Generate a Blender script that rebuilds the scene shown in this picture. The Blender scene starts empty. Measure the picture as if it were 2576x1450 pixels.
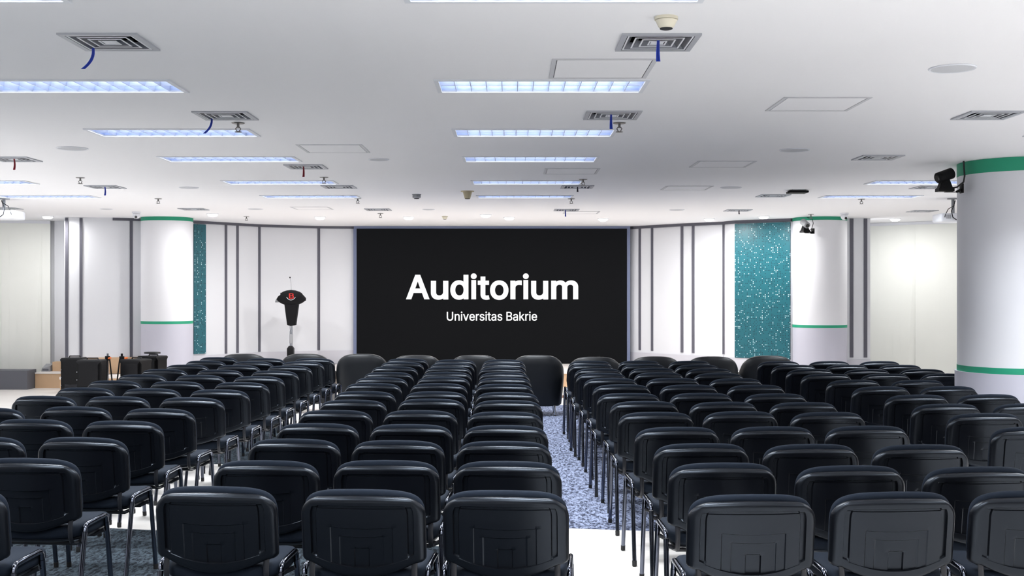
import bpy, bmesh, math, random
from mathutils import Vector, Matrix
random.seed(7)
SC = bpy.context.scene
COL = SC.collection

# ---------------------------------------------------------------- camera, world, exposure
EYE, FPX, CEIL = 1.60, 2900.0, 2.76          # eye height, focal length in pixels of a 2576 wide frame, ceiling height
cam = bpy.data.cameras.new('camera')
cam.sensor_width = 36.0
cam.lens = 36.0 * FPX / 2576.0
cam.shift_x = 3.0 / 2576.0
cam.shift_y = 5.0 / 2576.0
cam.clip_start = 0.05
cam_ob = bpy.data.objects.new('camera', cam)
cam_ob.location = (0, 0, EYE)
cam_ob.rotation_euler = (math.radians(90), 0, 0)
COL.objects.link(cam_ob)
SC.camera = cam_ob
world = bpy.data.worlds.new('world')
world.use_nodes = True
world.node_tree.nodes['Background'].inputs[0].default_value = (0.8, 0.87, 1.0, 1)
world.node_tree.nodes['Background'].inputs[1].default_value = 0.3
SC.world = world
SC.view_settings.view_transform = 'Standard'
SC.view_settings.look = 'None'
SC.view_settings.gamma = 1.0
SC.view_settings.use_curve_mapping = False
SC.view_settings.exposure = 0.0
SC.cycles.max_bounces = 8
SC.cycles.diffuse_bounces = 5
SC.cycles.glossy_bounces = 4
SC.cycles.transmission_bounces = 2
SC.cycles.caustics_reflective = False
SC.cycles.caustics_refractive = False
SC.cycles.sample_clamp_indirect = 6.0

TUBE_POWER = 9.0        # glow of the fluorescent tubes
LAMP_WATTS = 52.0      # light thrown by each louvred fitting
DOWN_WATTS = 28.0       # light thrown by each downlight

# ---------------------------------------------------------------- helpers
def lin(c):
    c = c / 255.0
    return c / 12.92 if c <= 0.04045 else ((c + 0.055) / 1.055) ** 2.4

def rgb(r, g, b):
    return (lin(r), lin(g), lin(b), 1.0)

def mat(name, col, rough=0.5, metal=0.0, spec=0.5, noise=None, bump=None, emit=None):
    """noise=(scale, amount): slight value variation; bump=(scale, strength)"""
    m = bpy.data.materials.new(name)
    m.use_nodes = True
    nt = m.node_tree
    b = nt.nodes['Principled BSDF']
    b.inputs['Base Color'].default_value = col
    b.inputs['Roughness'].default_value = rough
    b.inputs['Metallic'].default_value = metal
    b.inputs['Specular IOR Level'].default_value = spec
    tc = nt.nodes.new('ShaderNodeTexCoord')
    if noise:
        n = nt.nodes.new('ShaderNodeTexNoise')
        n.inputs['Scale'].default_value = noise[0]
        n.inputs['Detail'].default_value = 4
        nt.links.new(tc.outputs['Object'], n.inputs['Vector'])
        r = nt.nodes.new('ShaderNodeMapRange')
        r.inputs['To Min'].default_value = 1 - noise[1]
        r.inputs['To Max'].default_value = 1 + noise[1]
        nt.links.new(n.outputs['Fac'], r.inputs['Value'])
        mx = nt.nodes.new('ShaderNodeVectorMath')
        mx.operation = 'SCALE'
        mx.inputs[0].default_value = col[:3]
        nt.links.new(r.outputs['Result'], mx.inputs['Scale'])
        nt.links.new(mx.outputs['Vector'], b.inputs['Base Color'])
    if bump:
        n2 = nt.nodes.new('ShaderNodeTexNoise')
        n2.inputs['Scale'].default_value = bump[0]
        n2.inputs['Detail'].default_value = 2
        nt.links.new(tc.outputs['Object'], n2.inputs['Vector'])
        bp = nt.nodes.new('ShaderNodeBump')
        bp.inputs['Strength'].default_value = bump[1]
        bp.inputs['Distance'].default_value = 0.002
        nt.links.new(n2.outputs['Fac'], bp.inputs['Height'])
        nt.links.new(bp.outputs['Normal'], b.inputs['Normal'])
    if emit:
        b.inputs['Emission Color'].default_value = emit[0]
        b.inputs['Emission Strength'].default_value = emit[1]
    return m

def add_box(bm, c, s, rz=0.0, bev=0.0, seg=2, rx=0.0, ry=0.0):
    M = (Matrix.Translation(c) @ Matrix.Rotation(rz, 4, 'Z') @ Matrix.Rotation(ry, 4, 'Y') @ Matrix.Rotation(rx, 4, 'X')
         @ Matrix.Diagonal((s[0], s[1], s[2], 1)))
    r = bmesh.ops.create_cube(bm, size=1.0, matrix=M)
    if bev > 0:
        es = list({e for v in r['verts'] for e in v.link_edges})
        bmesh.ops.bevel(bm, geom=es, offset=bev, segments=seg, affect='EDGES', profile=0.5)

def add_span(bm, x0, x1, y0, y1, z0, z1, bev=0.0):
    add_box(bm, ((x0 + x1) / 2, (y0 + y1) / 2, (z0 + z1) / 2), (abs(x1 - x0), abs(y1 - y0), abs(z1 - z0)), bev=bev)

def add_loft(bm, rings, cap0=True, cap1=True, closed=True):
    vs = [[bm.verts.new(p) for p in r] for r in rings]
    n = len(vs[0])
    for a, b in zip(vs[:-1], vs[1:]):
        for i in range(n if closed else n - 1):
            j = (i + 1) % n
            try:
                bm.faces.new((a[i], a[j], b[j], b[i]))
            except ValueError:
                pass
    if cap0: bm.faces.new(list(reversed(vs[0])))
    if cap1: bm.faces.new(vs[-1])
    return vs

def add_cyl(bm, p0, p1, r0, r1=None, n=16):
    p0, p1 = Vector(p0), Vector(p1)
    r1 = r0 if r1 is None else r1
    d = (p1 - p0).normalized()
    up = Vector((0, 0, 1)) if abs(d.z) < 0.95 else Vector((1, 0, 0))
    a = d.cross(up).normalized()
    b = a.cross(d).normalized()
    rings = []
    for p, r in ((p0, r0), (p1, r1)):
        rings.append([p + a * (r * math.cos(t)) + b * (r * math.sin(t)) for t in [2 * math.pi * k / n for k in range(n)]])
    add_loft(bm, rings)

def add_lathe(bm, prof, c=(0, 0, 0), n=32):
    rings = []
    for r, z in prof:
        r = max(r, 1e-4)
        rings.append([(c[0] + r * math.cos(2 * math.pi * k / n), c[1] + r * math.sin(2 * math.pi * k / n), c[2] + z) for k in range(n)])
    add_loft(bm, rings)

def add_tube(bm, pts, ra, rb=None, n=10, side=(1, 0, 0)):
    """a tube along pts; ra = half width along 'side', rb = half width across it"""
    rb = ra if rb is None else rb
    pts = [Vector(p) for p in pts]
    side = Vector(side)
    rings = []
    for i, p in enumerate(pts):
        d = (pts[min(i + 1, len(pts) - 1)] - pts[max(i - 1, 0)]).normalized()
        s = side - d * side.dot(d)
        if s.length < 1e-3:
            s = Vector((0, 1, 0)) - d * d.y
        s.normalize()
        t = d.cross(s)
        rings.append([p + s * (ra * math.cos(a)) + t * (rb * math.sin(a)) for a in [2 * math.pi * k / n for k in range(n)]])
    add_loft(bm, rings)

def add_prism(bm, pts, y0, y1):
    """closed outline of (x, z) points, pushed from y0 to y1"""
    add_loft(bm, [[(x, y0, z) for x, z in pts], [(x, y1, z) for x, z in pts]])

def obj(name, bm, m, parent=None, smooth=40.0, loc=None, rz=None):
    bmesh.ops.recalc_face_normals(bm, faces=bm.faces)
    me = bpy.data.meshes.new(name)
    bm.to_mesh(me)
    bm.free()
    if smooth:
        me.shade_smooth()
        me.set_sharp_from_angle(angle=math.radians(smooth))
    if m: me.materials.append(m)
    o = bpy.data.objects.new(name, me)
    COL.objects.link(o)
    if parent: o.parent = parent
    if loc is not None: o.location = loc
    if rz is not None: o.rotation_euler = (0, 0, rz)
    return o

def tag(o, label, cat, group=None):
    o['label'] = label
    o['category'] = cat
    if group: o['group'] = group
    return o

def thing(name, label, cat, loc=(0, 0, 0), rz=0.0, group=None):
    o = bpy.data.objects.new(name, None)
    o.empty_display_size = 0.1
    COL.objects.link(o)
    o.location = loc
    o.rotation_euler = (0, 0, rz)
    return tag(o, label, cat, group)

def struct(o):
    o['kind'] = 'structure'
    return o

def dup(root, loc, rz, label, group=None):
    r = root.copy()
    COL.objects.link(r)
    r.location = loc
    r.rotation_euler = (0, 0, rz)
    r['label'] = label
    if group: r['group'] = group
    for ch in KIDS[root]:
        c = ch.copy()
        COL.objects.link(c)
        c.parent = r
        for g in KIDS.get(ch, ()):
            d = g.copy()
            COL.objects.link(d)
            d.parent = c
    return r

KIDS = {}
def note(root):
    KIDS[root] = [o for o in COL.objects if o.parent is root]
    for c in KIDS[root]:
        KIDS[c] = [o for o in COL.objects if o.parent is c]

ORD = ['', 'first', 'second', 'third', 'fourth', 'fifth', 'sixth', 'seventh', 'eighth', 'ninth', 'tenth', 'eleventh', 'twelfth', 'thirteenth']

# survey of the hall: bearings taken from the eye point turn into places on the ceiling or at a known depth
def on_ceiling(u, v):
    d = FPX * (CEIL - EYE) / (730.0 - v)
    return ((u - 1285.0) * d / FPX, d)
def at_depth(u, v, d):
    return Vector(((u - 1285.0) * d / FPX, d, EYE - (v - 730.0) * d / FPX))

# ---------------------------------------------------------------- materials
M_CEIL = mat('ceiling_paint', rgb(244, 244, 246), 0.9, spec=0.2, noise=(0.7, 0.012))
M_WALL = mat('wall_paint', rgb(225, 227, 232), 0.7, spec=0.3, noise=(1.5, 0.01))
M_BASE = mat('baseboard_grey', rgb(205, 205, 213), 0.6, noise=(3, 0.02))
M_TRIM = mat('trim_grey', rgb(92, 92, 103), 0.6, noise=(90, 0.25))
M_TRIMB = mat('screen_frame_blue_grey', rgb(112, 122, 152), 0.45, noise=(90, 0.15))
M_WOOD = mat('stage_wood', rgb(205, 172, 138), 0.5, noise=(6, 0.08))
M_DECK = mat('stage_deck', rgb(232, 226, 222), 0.5, noise=(4, 0.03))
M_COL = mat('column_white', rgb(226, 227, 232), 0.6, noise=(1.2, 0.015))
M_COLG = mat('column_grey', rgb(190, 190, 203), 0.6, noise=(2, 0.02))
M_GREEN = mat('column_green', rgb(30, 150, 115), 0.55, noise=(8, 0.05))
M_BLIND = mat('blind_fabric', rgb(243, 245, 240), 0.8, spec=0.2, noise=(1.5, 0.015))
M_GREYBOX = mat('platform_grey', rgb(98, 100, 108), 0.7, noise=(5, 0.02))
M_FRAME = mat('fixture_white', rgb(225, 228, 234), 0.4)
M_REFL = mat('fixture_reflector', rgb(190, 205, 238), 0.35, metal=0.6)
M_BLADE = mat('louvre_blade', rgb(215, 224, 245), 0.35, metal=0.3)
M_TUBE = mat('tube_glow', rgb(255, 255, 255), 0.5, emit=((0.90, 0.95, 1.0, 1), TUBE_POWER))
M_LAMP = mat('downlight_glow', rgb(255, 255, 255), 0.5, emit=((1.0, 0.97, 0.95, 1), 6.0))
M_VENT = mat('vent_metal', rgb(176, 179, 186), 0.45, metal=0.2, noise=(20, 0.04))
M_VANE_SHADE = mat('vent_vane_shade', rgb(112, 114, 122), 0.45, metal=0.3)  # vane metal darkened to paint in the shade between the louvre rings
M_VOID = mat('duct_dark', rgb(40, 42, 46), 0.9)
M_PANELGAP = mat('hatch_gap', rgb(120, 120, 124), 0.9)
M_HATCH = mat('hatch_frame', rgb(205, 206, 210), 0.6)
M_GRILLE = mat('speaker_grille', rgb(196, 198, 202), 0.8, noise=(300, 0.12))
M_CREAM = mat('detector_cream', rgb(226, 220, 200), 0.5)
M_CREAMD = mat('detector_tan', rgb(190, 178, 148), 0.5)
M_CHROMED = mat('sprinkler_metal', rgb(120, 118, 116), 0.3, metal=0.8)
M_BLUE = mat('ribbon_blue', rgb(40, 70, 190), 0.6)
M_RED = mat('ribbon_red', rgb(150, 25, 45), 0.6)
M_DARKR = mat('ribbon_dark', rgb(60, 60, 75), 0.6)
M_SCREEN = mat('screen_black', rgb(5, 5, 6), 0.7, spec=0.05, emit=(rgb(22, 23, 25), 0.75))
M_WHITEGLOW = mat('screen_white', rgb(20, 20, 20), 0.6, spec=0.1, emit=((1, 1, 1, 1), 1.15))
M_FABRIC = mat('cushion_fabric', rgb(19, 25, 35), 0.8, spec=0.2, noise=(260, 0.2), bump=(900, 0.35))
M_SHELL = mat('chair_plastic', rgb(8, 9, 13), 0.31, spec=0.36, bump=(1400, 0.05))
for _m in (M_FABRIC, M_SHELL):
    _m.node_tree.nodes['Principled BSDF'].inputs['Specular Tint'].default_value = (0.72, 0.84, 1.0, 1)
M_CHROME = mat('chair_tube', rgb(96, 100, 112), 0.14, metal=1.0)
M_BAR = mat('chair_bar', rgb(34, 35, 40), 0.35, metal=0.3)
M_RUBBER = mat('rubber', rgb(18, 18, 20), 0.7)
M_LEATHER = mat('tub_leather', rgb(17, 20, 24), 0.42, spec=0.3, bump=(220, 0.15))
M_CHROME2 = mat('bright_chrome', rgb(205, 208, 214), 0.15, metal=1.0)
M_BLACKP = mat('black_plastic', rgb(12, 12, 14), 0.55, spec=0.18, bump=(300, 0.1))
M_BLACKG = mat('black_gloss', rgb(14, 14, 18), 0.15)
M_PODIUM = mat('lectern_black', rgb(9, 9, 13), 0.5, spec=0.2)
M_GLOWRED = mat('emblem_red', rgb(120, 16, 14), 0.4, emit=(rgb(235, 52, 44), 0.7))
M_WHITEP = mat('white_plastic', rgb(232, 234, 240), 0.35)
M_GREYP = mat('grey_plastic', rgb(150, 152, 156), 0.5)
M_ORANGE = mat('orange_plastic', rgb(225, 110, 40), 0.5)
M_CABLE = mat('cable_black', rgb(20, 20, 24), 0.5)
M_CABLEB = mat('cable_brown', rgb(120, 80, 60), 0.5)

def carpet_mat(name, c1, c2):
    m = mat(name, c1, 0.95, spec=0.1)
    nt = m.node_tree
    tc = nt.nodes.new('ShaderNodeTexCoord')
    mp = nt.nodes.new('ShaderNodeMapping')
    mp.inputs['Rotation'].default_value = (0, 0, -0.5)
    mp.inputs['Scale'].default_value = (42, 17, 1)
    nt.links.new(tc.outputs['Object'], mp.inputs['Vector'])
    n = nt.nodes.new('ShaderNodeTexNoise')
    n.inputs['Scale'].default_value = 1.0
    n.inputs['Detail'].default_value = 7
    n.inputs['Roughness'].default_value = 0.65
    n.inputs['Distortion'].default_value = 0.8
    nt.links.new(mp.outputs['Vector'], n.inputs['Vector'])
    r = nt.nodes.new('ShaderNodeValToRGB')
    r.color_ramp.elements[0].position = 0.42
    r.color_ramp.elements[1].position = 0.58
    r.color_ramp.elements[0].color = c1
    r.color_ramp.elements[1].color = c2
    nt.links.new(n.outputs['Fac'], r.inputs['Fac'])
    nt.links.new(r.outputs['Color'], nt.nodes['Principled BSDF'].inputs['Base Color'])
    return m
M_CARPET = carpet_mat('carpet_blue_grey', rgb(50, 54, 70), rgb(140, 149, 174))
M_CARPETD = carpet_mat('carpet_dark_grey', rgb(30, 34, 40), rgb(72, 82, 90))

def floor_mat():
    m = mat('floor_vinyl', rgb(236, 231, 226), 0.35, spec=0.4)
    nt = m.node_tree
    tc = nt.nodes.new('ShaderNodeTexCoord')
    br = nt.nodes.new('ShaderNodeTexBrick')
    br.inputs['Scale'].default_value = 1.0
    br.inputs['Brick Width'].default_value = 1.2
    br.inputs['Row Height'].default_value = 0.18
    br.inputs['Mortar Size'].default_value = 0.002
    br.inputs['Color1'].default_value = rgb(238, 234, 230)
    br.inputs['Color2'].default_value = rgb(231, 226, 221)
    br.inputs['Mortar'].default_value = rgb(214, 208, 203)
    nt.links.new(tc.outputs['Object'], br.inputs['Vector'])
    nt.links.new(br.outputs['Color'], nt.nodes['Principled BSDF'].inputs['Base Color'])
    return m
M_FLOOR = floor_mat()

def teal_mat():
    """teal sheet punched with a scattered grid of small holes, some showing the white lining behind"""
    m = mat('teal_perforated', rgb(36, 136, 146), 0.4, spec=0.5)
    nt = m.node_tree
    N, L = nt.nodes.new, nt.links.new
    tc = N('ShaderNodeTexCoord')
    sc = N('ShaderNodeVectorMath'); sc.operation = 'SCALE'; sc.inputs['Scale'].default_value = 1 / 0.0265
    L(tc.outputs['Object'], sc.inputs[0])
    sep = N('ShaderNodeSeparateXYZ'); L(sc.outputs['Vector'], sep.inputs[0])
    def frac(sock):
        f = N('ShaderNodeMath'); f.operation = 'FRACT'; L(sock, f.inputs[0])
        s = N('ShaderNodeMath'); s.operation = 'SUBTRACT'; s.inputs[1].default_value = 0.5; L(f.outputs[0], s.inputs[0])
        q = N('ShaderNodeMath'); q.operation = 'POWER'; q.inputs[1].default_value = 2.0
        ab = N('ShaderNodeMath'); ab.operation = 'ABSOLUTE'; L(s.outputs[0], ab.inputs[0]); L(ab.outputs[0], q.inputs[0])
        fl = N('ShaderNodeMath'); fl.operation = 'FLOOR'; L(sock, fl.inputs[0])
        return q.outputs[0], fl.outputs[0]
    qx, fx = frac(sep.outputs['X'])
    qz, fz = frac(sep.outputs['Z'])
    ad = N('ShaderNodeMath'); ad.operation = 'ADD'; L(qx, ad.inputs[0]); L(qz, ad.inputs[1])
    circ = N('ShaderNodeMath'); circ.operation = 'LESS_THAN'; circ.inputs[1].default_value = 0.27 ** 2; L(ad.outputs[0], circ.inputs[0])
    cell = N('ShaderNodeCombineXYZ'); L(fx, cell.inputs[0]); L(fz, cell.inputs[1])
    w1 = N('ShaderNodeTexWhiteNoise'); w1.noise_dimensions = '2D'; L(cell.outputs[0], w1.inputs['Vector'])
    big = N('ShaderNodeTexNoise'); big.inputs['Scale'].default_value = 0.22; L(cell.outputs[0], big.inputs['Vector'])
    mix = N('ShaderNodeMath'); mix.operation = 'MULTIPLY_ADD'; mix.inputs[1].default_value = 0.55; L(w1.outputs['Value'], mix.inputs[0]); L(big.outputs['Fac'], mix.inputs[2])
    pres = N('ShaderNodeMath'); pres.operation = 'GREATER_THAN'; pres.inputs[1].default_value = 0.79; L(mix.outputs[0], pres.inputs[0])
    hole = N('ShaderNodeMath'); hole.operation = 'MULTIPLY'; L(circ.outputs[0], hole.inputs[0]); L(pres.outputs[0], hole.inputs[1])
    off = N('ShaderNodeVectorMath'); off.operation = 'ADD'; off.inputs[1].default_value = (31.7, 12.3, 0); L(cell.outputs[0], off.inputs[0])
    w2 = N('ShaderNodeTexWhiteNoise'); w2.noise_dimensions = '2D'; L(off.outputs[0], w2.inputs['Vector'])
    wh = N('ShaderNodeMath'); wh.operation = 'GREATER_THAN'; wh.inputs[1].default_value = 0.74; L(w2.outputs['Value'], wh.inputs[0])
    hc = N('ShaderNodeMix'); hc.data_type = 'RGBA'; hc.inputs['A'].default_value = rgb(5, 48, 60); hc.inputs['B'].default_value = rgb(190, 214, 220); L(wh.outputs[0], hc.inputs['Factor'])
    fin = N('ShaderNodeMix'); fin.data_type = 'RGBA'; fin.inputs['A'].default_value = rgb(19, 94, 106); L(hole.outputs[0], fin.inputs['Factor']); L(hc.outputs['Result'], fin.inputs['B'])
    L(fin.outputs['Result'], nt.nodes['Principled BSDF'].inputs['Base Color'])
    return m
M_TEAL = teal_mat()

# ---------------------------------------------------------------- the room
XL, XR, YR = -9.3, 9.3, -7.0
bm = bmesh.new()
add_span(bm, XL, XR, YR, 22.0, -0.1, 0.0)
struct(obj('floor', bm, M_FLOOR))

# the stage wall runs in flat bays: (x, depth)
LEFT_WALL = [(-7.11, 18.36), (-6.38, 18.47), (-5.99, 18.66), (-5.30, 19.22), (-4.42, 20.39), (-3.49, 20.90), (-2.83, 21.0)]
RIGHT_WALL = [(2.15, 21.1), (2.94, 20.14), (3.61, 19.56), (3.74, 19.22), (4.53, 18.65), (5.00, 18.78), (5.30, 18.62), (5.80, 18.60)]
BACK = LEFT_WALL + RIGHT_WALL
ALC_L = [(-9.3, 17.7), (-7.66, 19.35), (-7.11, 19.37)]       # window alcove, left
ALC_R = [(5.80, 20.15), (6.25, 20.1), (9.3, 17.8)]           # window alcove, right

def wall_strip(bm, pts, z0, z1, thick=0.12):
    n = len(pts)
    front = [Vector((p[0], p[1])) for p in pts]
    offs = []
    for i, p in enumerate(front):
        d = (front[min(i + 1, n - 1)] - front[max(i - 1, 0)]).normalized()
        offs.append(p + Vector((-d.y, d.x)) * thick)
    rings = []
    for p, q in zip(front, offs):
        rings.append([(p.x, p.y, z0), (p.x, p.y, z1), (q.x, q.y, z1), (q.x, q.y, z0)])
    add_loft(bm, rings)

bm = bmesh.new(); wall_strip(bm, BACK, 0.0, CEIL)
struct(obj('wall_back', bm, M_WALL, smooth=20))
bm = bmesh.new(); wall_strip(bm, [(-9.3, 19.1), (-7.66, 19.47), (-7.66, 19.35), (-7.11, 19.37)], 0, CEIL); add_span(bm, -7.11, -7.0, 18.5, 19.5, 0, CEIL)
struct(obj('wall_alcove_left', bm, M_WALL, smooth=20))
bm = bmesh.new(); wall_strip(bm, [(5.80, 20.17), (6.27, 20.2), (9.3, 18.0)], 0, CEIL); add_span(bm, 5.70, 5.80, 18.72, 20.2, 0, CEIL)
struct(obj('wall_alcove_right', bm, M_WALL, smooth=20))
bm = bmesh.new(); add_span(bm, XL - 0.1, XL, YR, 19.0, 0, CEIL)
struct(obj('wall_left', bm, M_WALL))
bm = bmesh.new(); add_span(bm, XR, XR + 0.1, YR, 19.0, 0, CEIL)
struct(obj('wall_right', bm, M_WALL))
bm = bmesh.new(); add_span(bm, XL, XR, YR - 0.1, YR, 0, CEIL)
struct(obj('wall_rear', bm, M_WALL))

def wall_at(u):
    """where the sight line through column u of the survey meets the stage wall: x, depth, bay direction"""
    k = (u - 1285.0) / FPX
    for a, b in zip(BACK[:-1], BACK[1:]):
        fa, fb = a[0] - k * a[1], b[0] - k * b[1]
        if fa * fb <= 0 and fa != fb:
            t = fa / (fa - fb)
            return a[0] + (b[0] - a[0]) * t, a[1] + (b[1] - a[1]) * t, math.atan2(b[1] - a[1], b[0] - a[0])

# low skirting along the stage wall; timber under the bays behind the loudspeakers
def shifted(pts, s):
    out = []
    for i, p in enumerate(pts):
        a, b = Vector(pts[max(i - 1, 0)]), Vector(pts[min(i + 1, len(pts) - 1)])
        d = (b - a).normalized()
        out.append((p[0] + d.y * s, p[1] - d.x * s))
    return out
bm = bmesh.new(); wall_strip(bm, shifted([(-5.99, 18.69)] + LEFT_WALL[3:], 0.02), 0.26, 0.50, 0.02)
struct(obj('baseboard_left', bm, M_BASE, smooth=20))
bm = bmesh.new(); wall_strip(bm, shifted(LEFT_WALL[:3], 0.02), 0.26, 0.52, 0.02)
struct(obj('baseboard_corner', bm, M_WOOD, smooth=20))
bm = bmesh.new(); wall_strip(bm, shifted(RIGHT_WALL, 0.02), 0.26, 0.47, 0.02)
struct(obj('baseboard_right', bm, M_BASE, smooth=20))

# dark metal trims: the upright strips, and one cornice strip along the top of the bays
tn = 0
for u, w in ((168, .045), (204, .045), (330, .045), (568, .045), (597, .045), (652, .045), (802, .048), (1610, .05), (1641, .05), (1716, .05), (1744, .048), (1821, .05), (2142, .055), (2177, .055)):
    x, d, a = wall_at(u)
    tn += 1
    bm = bmesh.new()
    add_box(bm, (0, -0.005, (0.5 + CEIL) / 2), (w, 0.018, CEIL - 0.52))
    struct(obj('trim_%d' % tn, bm, M_TRIM, loc=(x, d, 0), rz=a))
bm = bmesh.new(); wall_strip(bm, shifted(LEFT_WALL[1:], 0.016), CEIL - 0.045, CEIL, 0.014)
struct(obj('trim_15', bm, M_TRIM, smooth=20))
bm = bmesh.new(); wall_strip(bm, shifted(RIGHT_WALL[:6], 0.016), CEIL - 0.05, CEIL, 0.014)
struct(obj('trim_16', bm, M_TRIM, smooth=20))

# ceiling with its openings for the recessed fittings
HOLES = []
LIGHT_L, LIGHT_W, VENT_S = 1.195, 0.405, 0.36
LIGHT_ROWS = [('0', 4.43), ('A', 6.545), ('B', 8.48), ('C', 10.19), ('D', 12.39), ('E', 14.28)]
LIGHTS = []
for k, d in (('r', 0.55), ('q', 2.5)):
    LIGHTS += [(X, d, None, None) for X in (-5.74, -2.45, 0.172, 4.45)]
for k, (nm, d) in enumerate(LIGHT_ROWS):
    LIGHTS.append((0.172, d, 'centre', k + 1))
    LIGHTS.append((-2.36 if nm == '0' else -2.477, d, 'left', k + 1))
    if nm in 'DE':
        LIGHTS.append((-5.74, d, 'farleft', k - 3))
    elif nm != 'C':
        LIGHTS.append((-5.74, d, None, None))
    if nm in 'BDE':
        LIGHTS.append((4.45, d, 'right', {'B': 1, 'D': 2, 'E': 3}[nm]))
    elif nm != 'C':
        LIGHTS.append((4.45, d, None, None))
VENTS = [((277, 104), 'blue', -1), ((1653, 105), 'blue', 0), ((568, 290), 'blue', -1), ((1540, 289), 'blue', 0), ((2485, 289), None, 0), ((36, 400), 'red', 0),
         ((770, 419), 'red', 0), ((2208, 396), None, 0), ((265, 470), 'blue', 0), ((853, 470), None, 0), ((1452, 470), 'dark', 0),
         ((1945, 492), None, 0), ((2340, 471), None, 0), ((487, 526), None, 0), ((951, 527), None, 0), ((1425, 528), 'blue', 0), ((1856, 529), 'dark', 0),
         ((2320, 531), None, 0), ((14, 524), None, 0)]
for X, d, a, b in LIGHTS:
    HOLES.append((X - LIGHT_L / 2 + .02, X + LIGHT_L / 2 - .02, d - LIGHT_W / 2 + .02, d + LIGHT_W / 2 - .02))
for (u, v), rb, lean in VENTS:
    X, d = on_ceiling(u, v)
    h = VENT_S / 2 - .022
    HOLES.append((X - h, X + h, d - h, d + h))
xs = sorted({XL, XR} | {h[0] for h in HOLES} | {h[1] for h in HOLES})
ys = sorted({YR, 22.0} | {h[2] for h in HOLES} | {h[3] for h in HOLES})
bm = bmesh.new()
grid = {}
def cv(i, j):
    if (i, j) not in grid: grid[(i, j)] = bm.verts.new((xs[i], ys[j], CEIL))
    return grid[(i, j)]
for i in range(len(xs) - 1):
    for j in range(len(ys) - 1):
        cx, cy = (xs[i] + xs[i + 1]) / 2, (ys[j] + ys[j + 1]) / 2
        if not any(h[0] < cx < h[1] and h[2] < cy < h[3] for h in HOLES):
            bm.faces.new((cv(i, j), cv(i, j + 1), cv(i + 1, j + 1), cv(i + 1, j)))
struct(obj('ceiling', bm, M_CEIL, smooth=None))

# stage: deck and timber riser
STAGE = [(-6.95, 17.75), (-4.0, 18.55), (0, 19.2), (3.4, 18.4), (5.75, 17.6), (5.75, 18.55), (4.53, 18.62), (3.72, 19.15), (2.1, 21.0), (-2.8, 20.95), (-4.4, 20.3), (-5.28, 19.15), (-5.95, 18.65), (-6.4, 18.25), (-6.95, 18.3)]
stage = thing('stage', 'low pale stage with a timber riser across the front of the hall', 'stage', (0, 19.2, 0))
bm = bmesh.new(); add_loft(bm, [[(x, y - 19.2, 0.22) for x, y in STAGE], [(x, y - 19.2, 0.26) for x, y in STAGE]])
obj('deck', bm, M_DECK, stage, smooth=20)
bm = bmesh.new(); wall_strip(bm, [(x, y - 19.2 + 0.02) for x, y in STAGE[:5]], 0.0, 0.22, 0.04)
obj('riser', bm, M_WOOD, stage, smooth=20)

# carpets laid over the pale floor
def carpet(label, m, pts):
    bm = bmesh.new()
    add_loft(bm, [[(x, y, 0.0005) for x, y in pts], [(x, y, 0.003) for x, y in pts]])
    tag(obj('carpet', bm, m, smooth=20), label, 'carpet')
carpet('blue grey mottled carpet running up the aisle in front of the screen', M_CARPET,
       [(-0.1, 7.45), (0.4, 7.73), (1.0, 7.63), (3.4, 7.3), (3.4, 15.4), (2.2, 16.0), (-2.2, 16.0), (-2.2, 13.2), (-0.1, 13.2)])
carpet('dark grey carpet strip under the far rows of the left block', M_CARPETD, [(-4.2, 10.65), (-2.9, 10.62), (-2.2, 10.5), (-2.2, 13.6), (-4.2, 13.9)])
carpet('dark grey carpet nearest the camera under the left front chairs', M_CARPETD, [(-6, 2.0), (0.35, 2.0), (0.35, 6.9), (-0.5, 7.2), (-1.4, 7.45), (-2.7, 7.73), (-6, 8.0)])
bm = bmesh.new()
for ph in (0, 1, 2):
    add_tube(bm, [(0.05 * ph + 0.09 * math.cos(t) , 0.13 * math.sin(t) + 0.03 * ph, 0.006 + 0.006 * ph) for t in [k * math.pi / 8 for k in range(15)]], 0.005, n=6, side=(0, 0, 1))
tag(obj('cable', bm, M_CABLEB, loc=(0.80, 17.2, 0)), 'thin brown cable looped on the pale floor before the stage', 'cable')

# teal perforated panels
def teal_panel(u0, u1, z0, label):
    a, b = wall_at(u0), wall_at(u1)
    L = math.hypot(b[0] - a[0], b[1] - a[1])
    bm = bmesh.new(); add_span(bm, 0, L, -0.03, -0.004, z0, CEIL - 0.06)
    o = obj('perforated_panel', bm, M_TEAL, loc=(a[0], a[1], 0), rz=math.atan2(b[1] - a[1], b[0] - a[0]))
    tag(o, label, 'wall panel')
teal_panel(486, 515.5, 0.53, 'narrow teal perforated panel beside the left round column')
teal_panel(1850, 1989, 0.475, 'wide teal perforated panel beside the right round column')

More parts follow.
